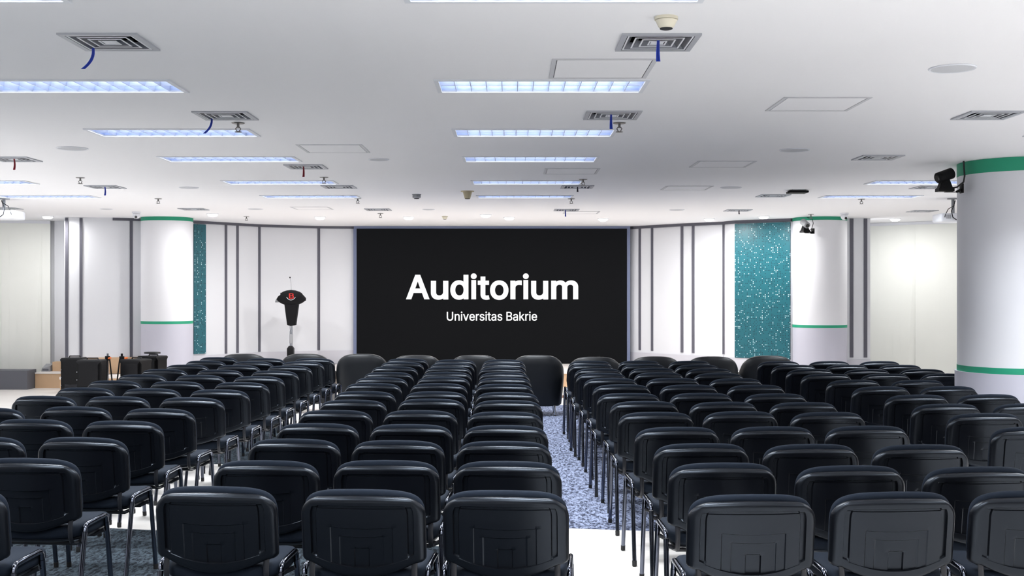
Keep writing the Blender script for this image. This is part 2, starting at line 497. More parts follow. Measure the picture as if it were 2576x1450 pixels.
# window blinds in the two alcoves
def blind(a, b, label, seed):
    rnd = random.Random(seed)
    d = Vector((b[0] - a[0], b[1] - a[1]))
    L = d.length
    bm = bmesh.new()
    n = int(L / 0.127)
    for k in range(n):
        x0 = L * k / n
        tilt = rnd.uniform(-0.006, 0.006)
        if rnd.random() < .12: tilt = 0.03
        z0 = 0.12
        add_loft(bm, [[(x0, 0.0, z0), (x0 + 0.13, 0.004 + tilt, z0), (x0 + 0.13, 0.008 + tilt, z0), (x0, 0.004, z0)],
                      [(x0, 0.0, CEIL - .05), (x0 + 0.13, 0.004 + tilt * .2, CEIL - .05), (x0 + 0.13, 0.008 + tilt * .2, CEIL - .05), (x0, 0.004, CEIL - .05)]])
    root = thing('vertical_blind', label, 'blind', (a[0], a[1], 0), math.atan2(d.y, d.x))
    o = obj('slats', bm, M_BLIND, root)
    bm = bmesh.new(); add_span(bm, 0, L, -0.015, 0.03, CEIL - .05, CEIL - .002)
    obj('head_rail', bm, M_WHITEP, root)
blind((-9.2, 18.95), (-7.70, 19.27), 'closed pale vertical blind in the left alcove behind the grey platform', 3)
blind((6.24, 20.02), (9.15, 17.85), 'closed pale vertical blind between the two right hand columns', 5)

# columns
def column(label, x, y, r, z0, zs, zs2, plinth=None, band=0.10):
    root = thing('round_column', label, 'column', (x, y, z0))
    n = 64
    H = CEIL - z0
    def cyl(name, ra, za, zb, m):
        bm = bmesh.new(); add_cyl(bm, (0, 0, za - z0), (0, 0, zb - z0), ra, n=n)
        obj(name, bm, m, root)
    cyl('base', plinth or r, z0, zs, M_COLG)
    cyl('stripe', r + 0.002, zs, zs2, M_GREEN)
    cyl('shaft', r, zs2, CEIL - band, M_COL)
    cyl('top_band', r + 0.002, CEIL - band, CEIL - 0.001, M_GREEN)
    return root
column('white round column with green bands, left end of the stage', -5.53, 18.55, 0.405, 0.262, 1.06, 1.105, band=0.06)
column('white round column with green bands beside the wide teal panel', 4.97, 18.55, 0.425, 0.262, 1.0, 1.045, band=0.055)
column('thick white column with green bands standing among the chairs at right', 4.62, 10.5, 0.52, 0.0, 0.861, 0.915, plinth=0.54, band=0.12)

# LED screen with its lettering
SCR_Y = 20.9
scr = thing('led_screen', 'big black screen reading Auditorium Universitas Bakrie', 'screen', (-0.345, SCR_Y, 0.265))
bm = bmesh.new(); add_span(bm, -2.45, 2.45, 0, 0.07, 0.0, 2.446)
obj('display', bm, M_SCREEN, scr)
bm = bmesh.new()
add_span(bm, -2.50, 2.51, 0.01, 0.08, 2.446, 2.493)
add_span(bm, -2.51, -2.45, 0.01, 0.08, 0.0, 2.446)
add_span(bm, 2.45, 2.51, 0.01, 0.08, 0.0, 2.446)
obj('frame', bm, M_TRIMB, scr)
GL = {'A':[[[0,0],[395,1000],[601,1000],[1000,0],[776,0],[554,574],[546,596],[537,620],[528,645],[518,673],[508,702],[498,735],[537,850],[523,807],[510,768],[498,732],[487,700],[477,670],[467,643],[458,618],[450,595],[443,575],[225,0]],[[202,258],[202,438],[798,438],[798,258]]],'u':[[[435,0],[387,2],[340,7],[295,15],[252,28],[211,43],[173,63],[138,86],[106,113],[78,143],[54,177],[34,213],[19,253],[8,295],[2,340],[0,386],[0,1000],[299,1000],[299,401],[301,365],[308,336],[318,311],[332,290],[349,272],[370,257],[393,245],[420,237],[451,232],[487,230],[511,231],[535,233],[557,237],[578,243],[598,251],[616,260],[632,271],[647,283],[660,297],[672,313],[682,330],[690,349],[696,370],[700,394],[701,420],[701,1000],[1000,1000],[1000,12],[707,12],[707,327],[885,327],[829,210],[800,164],[767,124],[729,89],[686,60],[640,38],[592,22],[542,9],[489,2]]],'d':[[[479,0],[425,2],[372,8],[322,18],[274,32],[228,50],[186,71],[149,96],[115,124],[85,154],[59,188],[38,224],[21,263],[9,303],[2,346],[0,390],[2,435],[9,477],[21,517],[38,556],[60,592],[86,625],[116,656],[150,683],[188,708],[230,729],[275,747],[323,760],[373,770],[426,776],[480,778],[521,777],[558,774],[594,769],[627,762],[657,753],[683,742],[707,732],[728,720],[748,708],[764,695],[778,683],[791,673],[802,662],[811,652],[803,661],[727,661],[727,1000],[1000,1000],[1000,15],[732,15],[732,120],[804,120],[812,129],[802,118],[790,107],[778,96],[764,84],[746,71],[727,59],[705,47],[682,36],[656,26],[626,16],[593,9],[557,4],[520,1]],[[504,175],[533,176],[559,179],[583,184],[604,191],[624,199],[643,210],[660,223],[675,237],[689,254],[701,272],[711,293],[719,315],[725,339],[728,364],[730,391],[729,418],[725,444],[719,467],[711,489],[702,509],[690,527],[676,543],[661,557],[644,569],[626,580],[606,588],[584,595],[560,600],[533,603],[504,604],[474,603],[447,600],[422,595],[401,588],[380,579],[362,568],[345,555],[329,540],[316,524],[304,506],[294,486],[286,464],[280,441],[277,417],[276,391],[277,365],[280,341],[286,317],[294,295],[304,275],[316,256],[330,239],[346,225],[363,212],[382,200],[402,191],[424,184],[448,179],[475,176]]],'i':[[[89,0],[89,745],[901,745],[901,0]],[[499,782],[422,783],[347,787],[276,793],[210,802],[150,813],[98,826],[55,840],[24,856],[6,873],[0,890],[6,908],[24,925],[55,941],[97,956],[150,969],[210,980],[276,989],[347,995],[422,999],[499,1000],[576,999],[652,995],[723,989],[790,980],[850,969],[903,956],[945,941],[976,925],[994,908],[1000,890],[994,873],[976,856],[945,840],[902,826],[850,813],[790,802],[723,793],[652,786],[576,783]]],'t':[[[949,823],[949,639],[0,639],[0,823]],[[231,1000],[641,1000],[641,239],[643,223],[646,212],[651,203],[656,198],[660,195],[664,193],[672,191],[685,189],[705,187],[731,187],[781,189],[922,199],[1000,24],[909,10],[889,8],[869,6],[848,4],[827,3],[806,2],[786,1],[765,0],[745,0],[722,0],[640,2],[562,9],[489,21],[423,38],[365,60],[316,87],[278,118],[251,152],[236,189],[231,227]]],'o':[[[499,0],[442,2],[387,10],[335,23],[285,41],[238,64],[194,92],[155,123],[120,159],[89,198],[62,241],[39,288],[22,337],[10,388],[2,442],[0,498],[2,555],[10,610],[22,662],[39,711],[62,758],[89,801],[120,841],[155,877],[194,908],[238,936],[285,959],[335,977],[387,990],[442,998],[499,1000],[557,998],[612,990],[665,977],[715,959],[763,936],[806,908],[846,877],[881,841],[912,801],[939,758],[961,711],[978,662],[990,610],[998,555],[1000,498],[998,442],[990,388],[978,337],[961,288],[939,242],[912,198],[881,159],[846,123],[806,92],[763,64],[715,41],[665,23],[612,10],[557,2]],[[499,224],[531,225],[559,230],[585,237],[607,246],[627,258],[646,273],[664,290],[679,310],[693,331],[704,355],[714,381],[722,409],[727,438],[731,467],[732,498],[731,530],[727,560],[722,589],[714,617],[704,643],[692,668],[679,689],[663,709],[646,726],[627,742],[607,754],[584,763],[559,770],[531,775],[499,776],[468,775],[440,770],[416,763],[394,754],[374,742],[355,726],[337,709],[322,690],[308,668],[297,644],[287,617],[279,589],[274,560],[270,530],[269,498],[270,467],[274,438],[279,409],[287,381],[297,355],[308,331],[322,310],[337,290],[354,273],[373,258],[394,246],[416,236],[440,230],[468,225]]],'r':[[[0,0],[0,987],[436,987],[436,851],[301,851],[300,850],[332,879],[372,906],[417,929],[468,951],[525,968],[584,982],[646,992],[711,998],[777,1000],[851,999],[1000,995],[1000,746],[839,759],[823,760],[806,761],[789,761],[771,762],[754,762],[715,761],[681,758],[649,754],[619,749],[590,742],[564,733],[540,723],[519,713],[500,701],[483,687],[470,673],[459,658],[451,642],[446,624],[445,603],[445,0]]],'m':[[[0,0],[0,984],[187,984],[188,689],[87,689],[109,782],[118,811],[129,839],[141,865],[155,888],[170,909],[187,928],[204,945],[222,960],[241,972],[261,982],[281,990],[302,996],[323,999],[344,1000],[378,997],[411,989],[442,974],[470,953],[495,927],[517,897],[535,863],[549,827],[560,788],[579,687],[462,687],[483,778],[492,807],[502,834],[515,859],[530,883],[546,904],[563,924],[582,941],[602,956],[623,970],[645,981],[668,989],[692,995],[716,999],[741,1000],[769,998],[795,994],[821,986],[846,975],[870,961],[893,943],[914,922],[934,897],[951,870],[966,840],[978,806],[988,769],[995,730],[999,688],[1000,645],[1000,0],[810,0],[810,640],[809,671],[805,695],[799,714],[792,728],[782,740],[770,751],[756,759],[741,765],[725,769],[708,770],[693,770],[680,767],[668,764],[657,758],[646,752],[637,744],[628,735],[621,726],[614,715],[609,703],[604,690],[600,676],[597,660],[596,644],[595,625],[595,0],[405,0],[405,654],[404,677],[401,695],[395,711],[388,725],[379,738],[367,750],[355,759],[341,765],[325,769],[307,770],[295,770],[283,768],[272,764],[260,759],[249,752],[239,744],[230,735],[222,725],[214,713],[207,699],[201,684],[196,668],[193,649],[191,628],[190,604],[190,0]]],'sub':[[[357,1],[315,2],[276,8],[238,17],[203,29],[170,45],[139,65],[111,87],[86,111],[64,139],[44,169],[28,201],[16,235],[7,271],[2,308],[0,346],[0,973],[142,973],[142,356],[143,331],[146,308],[151,286],[158,265],[168,246],[179,227],[192,211],[206,196],[223,182],[241,170],[261,160],[282,153],[305,147],[330,144],[357,142],[383,144],[408,147],[431,153],[453,160],[472,170],[491,182],[507,195],[521,210],[534,227],[545,246],[554,265],[561,286],[566,308],[570,331],[571,356],[571,973],[713,973],[713,346],[711,308],[706,271],[697,235],[684,201],[668,169],[649,139],[627,111],[602,87],[574,65],[544,45],[510,29],[475,17],[438,8],[398,2]],[[1011,444],[1011,16],[875,16],[875,738],[1007,738],[1008,538],[953,538],[974,597],[990,630],[1008,659],[1029,683],[1052,703],[1077,719],[1103,731],[1131,740],[1160,745],[1190,747],[1218,746],[1243,742],[1268,736],[1292,727],[1314,716],[1335,702],[1353,686],[1370,667],[1385,646],[1399,622],[1409,596],[1418,568],[1424,537],[1427,504],[1429,469],[1429,16],[1292,16],[1292,459],[1291,488],[1286,514],[1279,537],[1269,556],[1257,574],[1242,588],[1225,599],[1206,607],[1185,612],[1160,613],[1143,612],[1127,610],[1112,606],[1097,601],[1084,594],[1071,585],[1059,576],[1049,565],[1039,552],[1031,538],[1024,522],[1018,505],[1014,486],[1012,466]],[[1578,16],[1578,738],[1714,738],[1714,16]],[[1647,820],[1633,821],[1620,824],[1607,829],[1595,836],[1585,846],[1575,856],[1568,868],[1563,881],[1559,895],[1558,910],[1559,924],[1562,938],[1568,951],[1575,963],[1585,974],[1595,983],[1607,991],[1620,996],[1633,999],[1647,1000],[1661,999],[1674,996],[1687,991],[1699,983],[1709,974],[1719,963],[1726,951],[1731,938],[1735,924],[1736,910],[1735,895],[1731,881],[1726,868],[1719,856],[1709,846],[1699,836],[1687,829],[1674,824],[1661,821]],[[2057,16],[1796,738],[1945,738],[2087,319],[2096,294],[2104,269],[2111,244],[2118,219],[2125,194],[2131,170],[2137,146],[2144,122],[2150,98],[2163,53],[2084,53],[2096,98],[2103,122],[2109,146],[2116,170],[2122,194],[2128,219],[2135,244],[2142,269],[2150,294],[2159,319],[2301,738],[2449,738],[2188,16]],[[2821,1],[2782,2],[2746,8],[2712,17],[2679,31],[2649,48],[2622,68],[2597,91],[2575,118],[2555,147],[2538,179],[2524,213],[2514,250],[2506,288],[2501,329],[2500,371],[2501,414],[2506,455],[2513,494],[2524,531],[2538,565],[2554,598],[2573,627],[2595,654],[2619,678],[2646,699],[2675,716],[2706,730],[2738,739],[2773,745],[2809,747],[2831,746],[2853,744],[2875,740],[2897,734],[2918,727],[2939,718],[2960,707],[2979,694],[2998,680],[3016,663],[3032,645],[3048,624],[3061,601],[3074,577],[3084,550],[3093,521],[3100,490],[3105,457],[3108,422],[3109,385],[3109,323],[2569,323],[2569,450],[3056,439],[2973,369],[2972,425],[2969,449],[2966,472],[2960,493],[2953,513],[2945,532],[2935,549],[2924,564],[2912,577],[2898,588],[2883,598],[2867,605],[2849,611],[2830,614],[2809,615],[2788,614],[2768,611],[2749,605],[2732,597],[2717,588],[2702,576],[2689,563],[2677,548],[2667,532],[2658,514],[2651,496],[2645,477],[2641,457],[2638,436],[2637,415],[2637,355],[2638,326],[2641,300],[2646,275],[2652,253],[2661,232],[2670,214],[2682,197],[2694,182],[2709,169],[2724,158],[2741,149],[2759,142],[2779,137],[2799,134],[2821,132],[2836,133],[2849,134],[2863,137],[2875,140],[2887,144],[2898,148],[2908,154],[2918,160],[2927,168],[2936,176],[2943,185],[2950,195],[2956,205],[2962,217],[2972,243],[3104,209],[3091,170],[3082,149],[3071,129],[3058,110],[3043,92],[3027,75],[3009,61],[2990,47],[2969,35],[2948,25],[2924,16],[2900,9],[2875,4],[2848,2]],[[3224,16],[3224,738],[3357,738],[3357,632],[3338,632],[3342,643],[3354,663],[3368,681],[3384,698],[3403,713],[3423,725],[3445,735],[3467,742],[3491,746],[3515,748],[3544,747],[3583,745],[3583,598],[3542,605],[3535,606],[3528,606],[3521,607],[3513,607],[3505,607],[3488,606],[3473,604],[3458,600],[3444,595],[3430,589],[3418,581],[3406,572],[3396,562],[3387,551],[3379,539],[3373,525],[3367,511],[3364,496],[3362,480],[3361,462],[3361,16]],[[3907,1],[3879,1],[3853,4],[3828,9],[3804,15],[3781,23],[3760,33],[3740,44],[3721,58],[3704,73],[3689,90],[3675,109],[3663,129],[3653,151],[3646,175],[3636,216],[3767,245],[3777,210],[3784,193],[3793,178],[3804,166],[3816,155],[3831,147],[3847,140],[3865,135],[3884,132],[3906,131],[3930,132],[3952,136],[3972,141],[3990,149],[4005,159],[4018,170],[4027,182],[4034,193],[4037,206],[4039,219],[4038,230],[4036,240],[4032,250],[4027,258],[4020,266],[4011,274],[4000,281],[3987,287],[3972,293],[3955,298],[3847,325],[3812,335],[3781,347],[3753,362],[3728,379],[3707,398],[3690,420],[3676,444],[3667,471],[3661,499],[3659,529],[3660,555],[3665,579],[3671,602],[3681,624],[3693,644],[3708,663],[3725,680],[3743,695],[3763,708],[3786,720],[3809,730],[3834,737],[3860,743],[3887,746],[3916,747],[3943,746],[3968,743],[3992,739],[4015,732],[4036,724],[4056,714],[4074,702],[4091,689],[4106,675],[4120,659],[4132,642],[4142,623],[4151,604],[4159,584],[4171,546],[4045,516],[4035,544],[4028,557],[4020,570],[4011,582],[4001,593],[3989,602],[3975,610],[3958,615],[3938,618],[3916,619],[3895,618],[3876,615],[3858,610],[3843,603],[3828,594],[3816,584],[3808,573],[3802,561],[3798,549],[3797,535],[3797,524],[3800,513],[3804,503],[3810,495],[3817,487],[3827,479],[3840,472],[3855,465],[3873,459],[3893,453],[3992,428],[4027,418],[4058,406],[4086,391],[4111,374],[4131,355],[4148,333],[4162,309],[4171,283],[4177,255],[4179,226],[4177,200],[4173,175],[4166,152],[4156,129],[4143,108],[4128,88],[4111,71],[4092,55],[4070,41],[4047,29],[4021,19],[3995,11],[3967,5],[3937,2]],[[4295,16],[4295,738],[4432,738],[4432,16]],[[4364,820],[4350,821],[4337,824],[4325,829],[4313,836],[4302,846],[4293,856],[4286,868],[4280,881],[4277,895],[4276,910],[4277,924],[4280,938],[4286,951],[4293,963],[4302,974],[4313,983],[4325,991],[4337,996],[4350,999],[4364,1000],[4378,999],[4392,996],[4405,991],[4416,983],[4427,974],[4436,963],[4444,951],[4449,938],[4452,924],[4453,910],[4452,895],[4449,881],[4444,868],[4436,856],[4427,846],[4416,836],[4405,829],[4392,824],[4378,821]],[[4872,738],[4872,610],[4502,610],[4502,738]],[[4602,904],[4739,904],[4739,210],[4739,194],[4741,181],[4744,170],[4748,161],[4752,155],[4757,150],[4764,145],[4774,142],[4785,140],[4799,139],[4823,141],[4865,148],[4891,24],[4870,17],[4862,15],[4855,13],[4846,12],[4838,11],[4829,10],[4821,9],[4812,8],[4804,8],[4795,8],[4761,10],[4730,16],[4702,26],[4676,40],[4654,59],[4635,81],[4621,107],[4610,135],[4604,167],[4602,200]],[[5171,0],[5146,1],[5121,4],[5097,9],[5074,17],[5052,26],[5031,38],[5012,51],[4995,67],[4979,84],[4965,104],[4954,126],[4945,149],[4938,174],[4935,200],[4933,228],[4934,252],[4937,275],[4942,296],[4949,316],[4958,333],[4968,349],[4980,363],[4993,376],[5007,387],[5022,397],[5038,406],[5055,414],[5072,420],[5090,426],[5108,431],[5127,435],[5145,439],[5164,442],[5182,445],[5201,448],[5296,460],[5309,462],[5321,465],[5330,467],[5338,470],[5344,473],[5348,476],[5350,479],[5352,483],[5353,488],[5354,495],[5354,498],[5353,514],[5352,528],[5349,541],[5345,552],[5341,563],[5335,573],[5328,581],[5320,589],[5312,596],[5301,602],[5290,607],[5278,611],[5264,614],[5249,616],[5233,616],[5216,616],[5200,614],[5185,611],[5172,607],[5159,602],[5147,596],[5137,590],[5127,583],[5118,575],[5110,567],[5103,558],[5097,550],[5091,541],[5087,532],[5077,509],[4946,550],[4963,592],[4975,616],[4989,637],[5004,656],[5021,673],[5040,688],[5059,701],[5078,712],[5099,722],[5120,730],[5142,736],[5164,741],[5186,744],[5208,746],[5230,747],[5245,747],[5260,745],[5276,743],[5293,741],[5310,737],[5328,733],[5345,727],[5363,719],[5379,711],[5396,701],[5412,689],[5427,675],[5440,659],[5453,641],[5464,622],[5473,600],[5481,575],[5486,548],[5489,520],[5490,489],[5490,16],[5356,16],[5356,110],[5374,110],[5373,108],[5366,97],[5359,87],[5350,76],[5340,65],[5329,54],[5317,44],[5303,35],[5288,26],[5272,19],[5255,12],[5236,7],[5215,3],[5194,1]],[[5189,131],[5211,132],[5230,135],[5249,139],[5265,145],[5280,153],[5294,163],[5307,173],[5318,184],[5327,196],[5335,210],[5342,224],[5347,238],[5351,253],[5353,267],[5354,283],[5359,350],[5376,361],[5370,356],[5363,353],[5355,349],[5346,347],[5337,344],[5328,342],[5318,339],[5307,337],[5296,335],[5243,327],[5200,321],[5186,319],[5172,316],[5158,313],[5145,309],[5133,304],[5121,300],[5111,294],[5101,288],[5093,281],[5086,274],[5080,266],[5076,258],[5073,247],[5071,236],[5070,222],[5071,211],[5073,200],[5075,190],[5079,181],[5084,173],[5090,166],[5098,159],[5106,153],[5115,147],[5125,143],[5136,139],[5148,135],[5161,133],[5175,132]],[[5877,1],[5850,1],[5823,4],[5798,9],[5774,15],[5752,23],[5730,33],[5710,44],[5691,58],[5674,73],[5659,90],[5645,109],[5633,129],[5624,151],[5616,175],[5607,216],[5737,245],[5747,210],[5754,193],[5763,178],[5774,166],[5786,155],[5801,147],[5817,140],[5835,135],[5854,132],[5876,131],[5900,132],[5923,136],[5942,141],[5960,149],[5975,159],[5988,170],[5997,182],[6004,193],[6008,206],[6009,219],[6008,230],[6006,240],[6002,250],[5997,258],[5990,266],[5981,274],[5970,281],[5957,287],[5942,293],[5925,298],[5817,325],[5782,335],[5751,347],[5723,362],[5698,379],[5677,398],[5660,420],[5647,444],[5637,471],[5631,499],[5629,529],[5631,555],[5635,579],[5642,602],[5651,624],[5664,644],[5678,663],[5695,680],[5713,695],[5734,708],[5756,720],[5780,730],[5804,737],[5830,743],[5858,746],[5886,747],[5913,746],[5938,743],[5962,739],[5985,732],[6006,724],[6026,714],[6044,702],[6061,689],[6076,675],[6090,659],[6102,642],[6112,623],[6122,604],[6129,584],[6141,546],[6015,516],[6005,544],[5998,557],[5991,570],[5981,582],[5971,593],[5959,602],[5945,610],[5928,615],[5909,618],[5886,619],[5865,618],[5846,615],[5829,610],[5813,603],[5798,594],[5787,584],[5778,573],[5772,561],[5768,549],[5767,535],[5768,524],[5770,513],[5774,503],[5780,495],[5788,487],[5798,479],[5810,472],[5825,465],[5843,459],[5863,453],[5962,428],[5997,418],[6028,406],[6056,391],[6081,374],[6102,355],[6119,333],[6132,309],[6141,283],[6147,255],[6149,226],[6147,200],[6143,175],[6136,152],[6126,129],[6114,108],[6098,88],[6081,71],[6062,55],[6040,41],[6017,29],[5992,19],[5965,11],[5937,5],[5908,2]],[[6601,16],[6601,973],[6927,973],[6963,971],[6997,967],[7029,960],[7058,951],[7085,938],[7109,923],[7130,906],[7150,887],[7166,866],[7180,843],[7192,819],[7201,793],[7207,767],[7211,739],[7212,711],[7211,687],[7209,665],[7204,643],[7198,624],[7191,606],[7181,589],[7171,574],[7160,561],[7147,549],[7133,538],[7119,528],[7105,520],[7089,512],[7074,506],[7069,504],[7069,523],[7073,523],[7091,518],[7109,511],[7127,503],[7145,492],[7162,479],[7178,465],[7192,448],[7205,430],[7217,409],[7228,387],[7236,362],[7241,336],[7245,309],[7246,279],[7245,250],[7241,222],[7234,196],[7225,170],[7213,145],[7199,122],[7181,100],[7160,81],[7137,64],[7111,50],[7082,37],[7050,28],[7015,21],[6977,17],[6936,16]],[[6743,152],[6933,152],[6970,154],[7002,159],[7029,166],[7051,177],[7069,190],[7083,205],[7093,221],[7101,239],[7106,259],[7107,280],[7107,297],[7104,313],[7100,328],[7095,343],[7087,357],[7079,371],[7069,383],[7057,394],[7044,404],[7030,413],[7015,421],[6998,427],[6980,431],[6960,434],[6939,435],[6743,435]],[[6743,567],[6921,567],[6939,568],[6956,570],[6972,574],[6987,579],[7001,585],[7014,593],[7026,601],[7037,611],[7046,622],[7055,634],[7061,647],[7067,661],[7071,675],[7073,691],[7074,708],[7072,729],[7068,749],[7061,767],[7051,784],[7039,799],[7023,812],[7004,822],[6982,830],[6955,834],[6925,836],[6743,836]],[[7570,0],[7545,1],[7520,4],[7496,9],[7473,17],[7451,26],[7430,38],[7411,51],[7394,67],[7378,84],[7364,104],[7353,126],[7344,149],[7337,174],[7334,200],[7332,228],[7333,252],[7336,275],[7341,296],[7348,316],[7357,333],[7367,349],[7379,363],[7392,376],[7406,387],[7421,397],[7437,406],[7454,414],[7471,420],[7489,426],[7507,431],[7526,435],[7544,439],[7563,442],[7581,445],[7600,448],[7695,460],[7708,462],[7720,465],[7729,467],[7737,470],[7743,473],[7747,476],[7749,479],[7751,483],[7752,488],[7753,495],[7753,498],[7752,514],[7751,528],[7748,541],[7744,552],[7740,563],[7734,573],[7727,581],[7719,589],[7711,596],[7700,602],[7689,607],[7677,611],[7663,614],[7648,616],[7632,616],[7615,616],[7599,614],[7584,611],[7571,607],[7558,602],[7546,596],[7536,590],[7526,583],[7517,575],[7509,567],[7502,558],[7496,550],[7490,541],[7486,532],[7476,509],[7345,550],[7362,592],[7374,616],[7388,637],[7403,656],[7420,673],[7439,688],[7458,701],[7477,712],[7498,722],[7519,730],[7541,736],[7563,741],[7585,744],[7607,746],[7629,747],[7644,747],[7659,745],[7675,743],[7692,741],[7709,737],[7727,733],[7744,727],[7762,719],[7778,711],[7795,701],[7811,689],[7826,675],[7839,659],[7852,641],[7863,622],[7872,600],[7880,575],[7885,548],[7888,520],[7889,489],[7889,16],[7755,16],[7755,110],[7773,110],[7772,108],[7765,97],[7758,87],[7749,76],[7739,65],[7728,54],[7716,44],[7702,35],[7687,26],[7671,19],[7654,12],[7635,7],[7614,3],[7593,1]],[[7588,131],[7610,132],[7629,135],[7647,139],[7664,145],[7679,153],[7693,163],[7706,173],[7717,184],[7726,196],[7734,210],[7741,224],[7746,238],[7750,253],[7752,267],[7753,283],[7758,350],[7775,361],[7769,356],[7762,353],[7754,349],[7745,347],[7736,344],[7727,342],[7717,339],[7706,337],[7695,335],[7642,327],[7599,321],[7585,319],[7571,316],[7557,313],[7544,309],[7532,304],[7520,300],[7510,294],[7500,288],[7492,281],[7485,274],[7479,266],[7475,258],[7472,247],[7470,236],[7469,222],[7470,211],[7472,200],[7474,190],[7478,181],[7483,173],[7489,166],[7497,159],[7505,153],[7514,147],[7524,143],[7535,139],[7547,135],[7560,133],[7574,132]],[[8141,253],[8137,433],[8164,433],[8445,738],[8607,732],[8286,378],[8274,378]],[[8038,16],[8038,973],[8175,973],[8175,16]],[[8461,16],[8196,371],[8293,473],[8630,18]],[[8691,16],[8691,738],[8824,738],[8824,632],[8805,632],[8809,643],[8821,663],[8835,681],[8851,698],[8870,713],[8890,725],[8912,735],[8934,742],[8958,746],[8982,748],[9011,747],[9050,745],[9050,598],[9009,605],[9002,606],[8995,606],[8988,607],[8980,607],[8972,607],[8955,606],[8940,604],[8925,600],[8911,595],[8897,589],[8885,581],[8873,572],[8863,562],[8854,551],[8846,539],[8840,525],[8834,511],[8831,496],[8829,480],[8828,462],[8828,16]],[[9136,16],[9136,738],[9272,738],[9272,16]],[[9205,820],[9191,821],[9178,824],[9165,829],[9154,836],[9143,846],[9134,856],[9126,868],[9121,881],[9118,895],[9117,910],[9118,924],[9121,938],[9126,951],[9134,963],[9143,974],[9154,983],[9165,991],[9178,996],[9191,999],[9205,1000],[9219,999],[9233,996],[9245,991],[9257,983],[9268,974],[9277,963],[9285,951],[9290,938],[9293,924],[9294,910],[9293,895],[9290,881],[9285,868],[9277,856],[9268,846],[9257,836],[9245,829],[9233,824],[9219,821]],[[9711,1],[9673,2],[9637,8],[9602,17],[9570,31],[9540,48],[9512,68],[9487,91],[9465,118],[9446,147],[9429,179],[9415,213],[9404,250],[9396,288],[9392,329],[9390,371],[9392,414],[9396,455],[9404,494],[9415,531],[9428,565],[9445,598],[9464,627],[9485,654],[9510,678],[9536,699],[9565,716],[9596,730],[9629,739],[9663,745],[9699,747],[9722,746],[9744,744],[9766,740],[9787,734],[9809,727],[9830,718],[9850,707],[9870,694],[9888,680],[9906,663],[9923,645],[9938,624],[9952,601],[9964,577],[9975,550],[9984,521],[9991,490],[9996,457],[9999,422],[10000,385],[10000,323],[9460,323],[9460,450],[9947,439],[9864,369],[9862,425],[9860,449],[9856,472],[9851,493],[9844,513],[9836,532],[9826,549],[9815,564],[9803,577],[9789,588],[9774,598],[9758,605],[9740,611],[9721,614],[9700,615],[9678,614],[9658,611],[9640,605],[9623,597],[9607,588],[9593,576],[9580,563],[9568,548],[9557,532],[9549,514],[9541,496],[9535,477],[9531,457],[9529,436],[9528,415],[9528,355],[9529,326],[9532,300],[9536,275],[9543,253],[9551,232],[9561,214],[9572,197],[9585,182],[9599,169],[9615,158],[9632,149],[9650,142],[9669,137],[9690,134],[9712,132],[9726,133],[9740,134],[9753,137],[9766,140],[9777,144],[9788,148],[9799,154],[9809,160],[9818,168],[9826,176],[9834,185],[9841,195],[9847,205],[9852,217],[9862,243],[9994,209],[9982,170],[9972,149],[9961,129],[9949,110],[9934,92],[9917,75],[9900,61],[9881,47],[9860,35],[9838,25],[9815,16],[9791,9],[9765,4],[9739,2]]]}
def winding(p, loops):
    w = 0
    for l in loops:
        for (x0, y0), (x1, y1) in zip(l, l[1:] + l[:1]):
            if (y0 > p[1]) != (y1 > p[1]) and p[0] < (x1 - x0) * (p[1] - y0) / (y1 - y0) + x0:
                w += 1 if y1 > y0 else -1
    return w
def letters(name, loops, parent):
    from mathutils.geometry import delaunay_2d_cdt
    pts, eds = [], []
    for l in loops:
        k = len(pts)
        pts += [Vector(p) for p in l]
        eds += [(k + i, k + (i + 1) % len(l)) for i in range(len(l))]
    vo, eo, fo = delaunay_2d_cdt(pts, eds, [], 0, 1e-5)[:3]
    area = max((sum(a[0] * b[1] - b[0] * a[1] for a, b in zip(l, l[1:] + l[:1])) for l in loops), key=abs)
    sg = 1 if area > 0 else -1
    bm = bmesh.new()
    vs = [bm.verts.new((p.x, -0.004, p.y)) for p in vo]
    for t in fo:
        c = sum((vo[i] for i in t), Vector((0, 0))) / len(t)
        if winding(c, loops) * sg > 0: bm.faces.new([vs[i] for i in t])
    bmesh.ops.delete(bm, geom=[v for v in bm.verts if not v.link_faces], context='VERTS')
    geo = bmesh.ops.extrude_face_region(bm, geom=list(bm.faces))
    bmesh.ops.translate(bm, verts=[g for g in geo['geom'] if isinstance(g, bmesh.types.BMVert)], vec=(0, 0.0035, 0))
    return obj(name, bm, M_WHITEGLOW, parent, smooth=None)
def place(loops, u0, u1, v0, v1, sx):
    P0 = at_depth(u0, v1, SCR_Y) - Vector((-0.345, SCR_Y, 0.265))
    P1 = at_depth(u1, v0, SCR_Y) - Vector((-0.345, SCR_Y, 0.265))
    return [[(P0.x + (P1.x - P0.x) * x / sx, P0.z + (P1.z - P0.z) * z / 1000.0) for x, z in l] for l in loops]
S = 4.6
word = []
for ch, a, b, t, bt in (('A', 282, 555, 237, 522), ('u', 570, 772, 308, 527), ('d', 795, 1005, 237, 527), ('i', 1032, 1100, 222, 522), ('t', 1113, 1250, 258, 528),
                        ('o', 1255, 1468, 303, 529), ('r', 1490, 1622, 303, 522), ('i', 1635, 1703, 222, 522), ('u', 1730, 1928, 308, 527), ('m', 1962, 2275, 303, 522)):
    word += place(GL[ch], 960 + a / S, 960 + b / S, 640 + t / S, 640 + bt / S, 1000.0)
letters('title_lettering', word, scr)['label'] = 'large bold white word Auditorium'
letters('subtitle_lettering', place(GL['sub'], 960 + 754 / S, 960 + 1799 / S, 640 + 663 / S, 640 + 771 / S, 10000.0), scr)['label'] = 'small white words Universitas Bakrie'

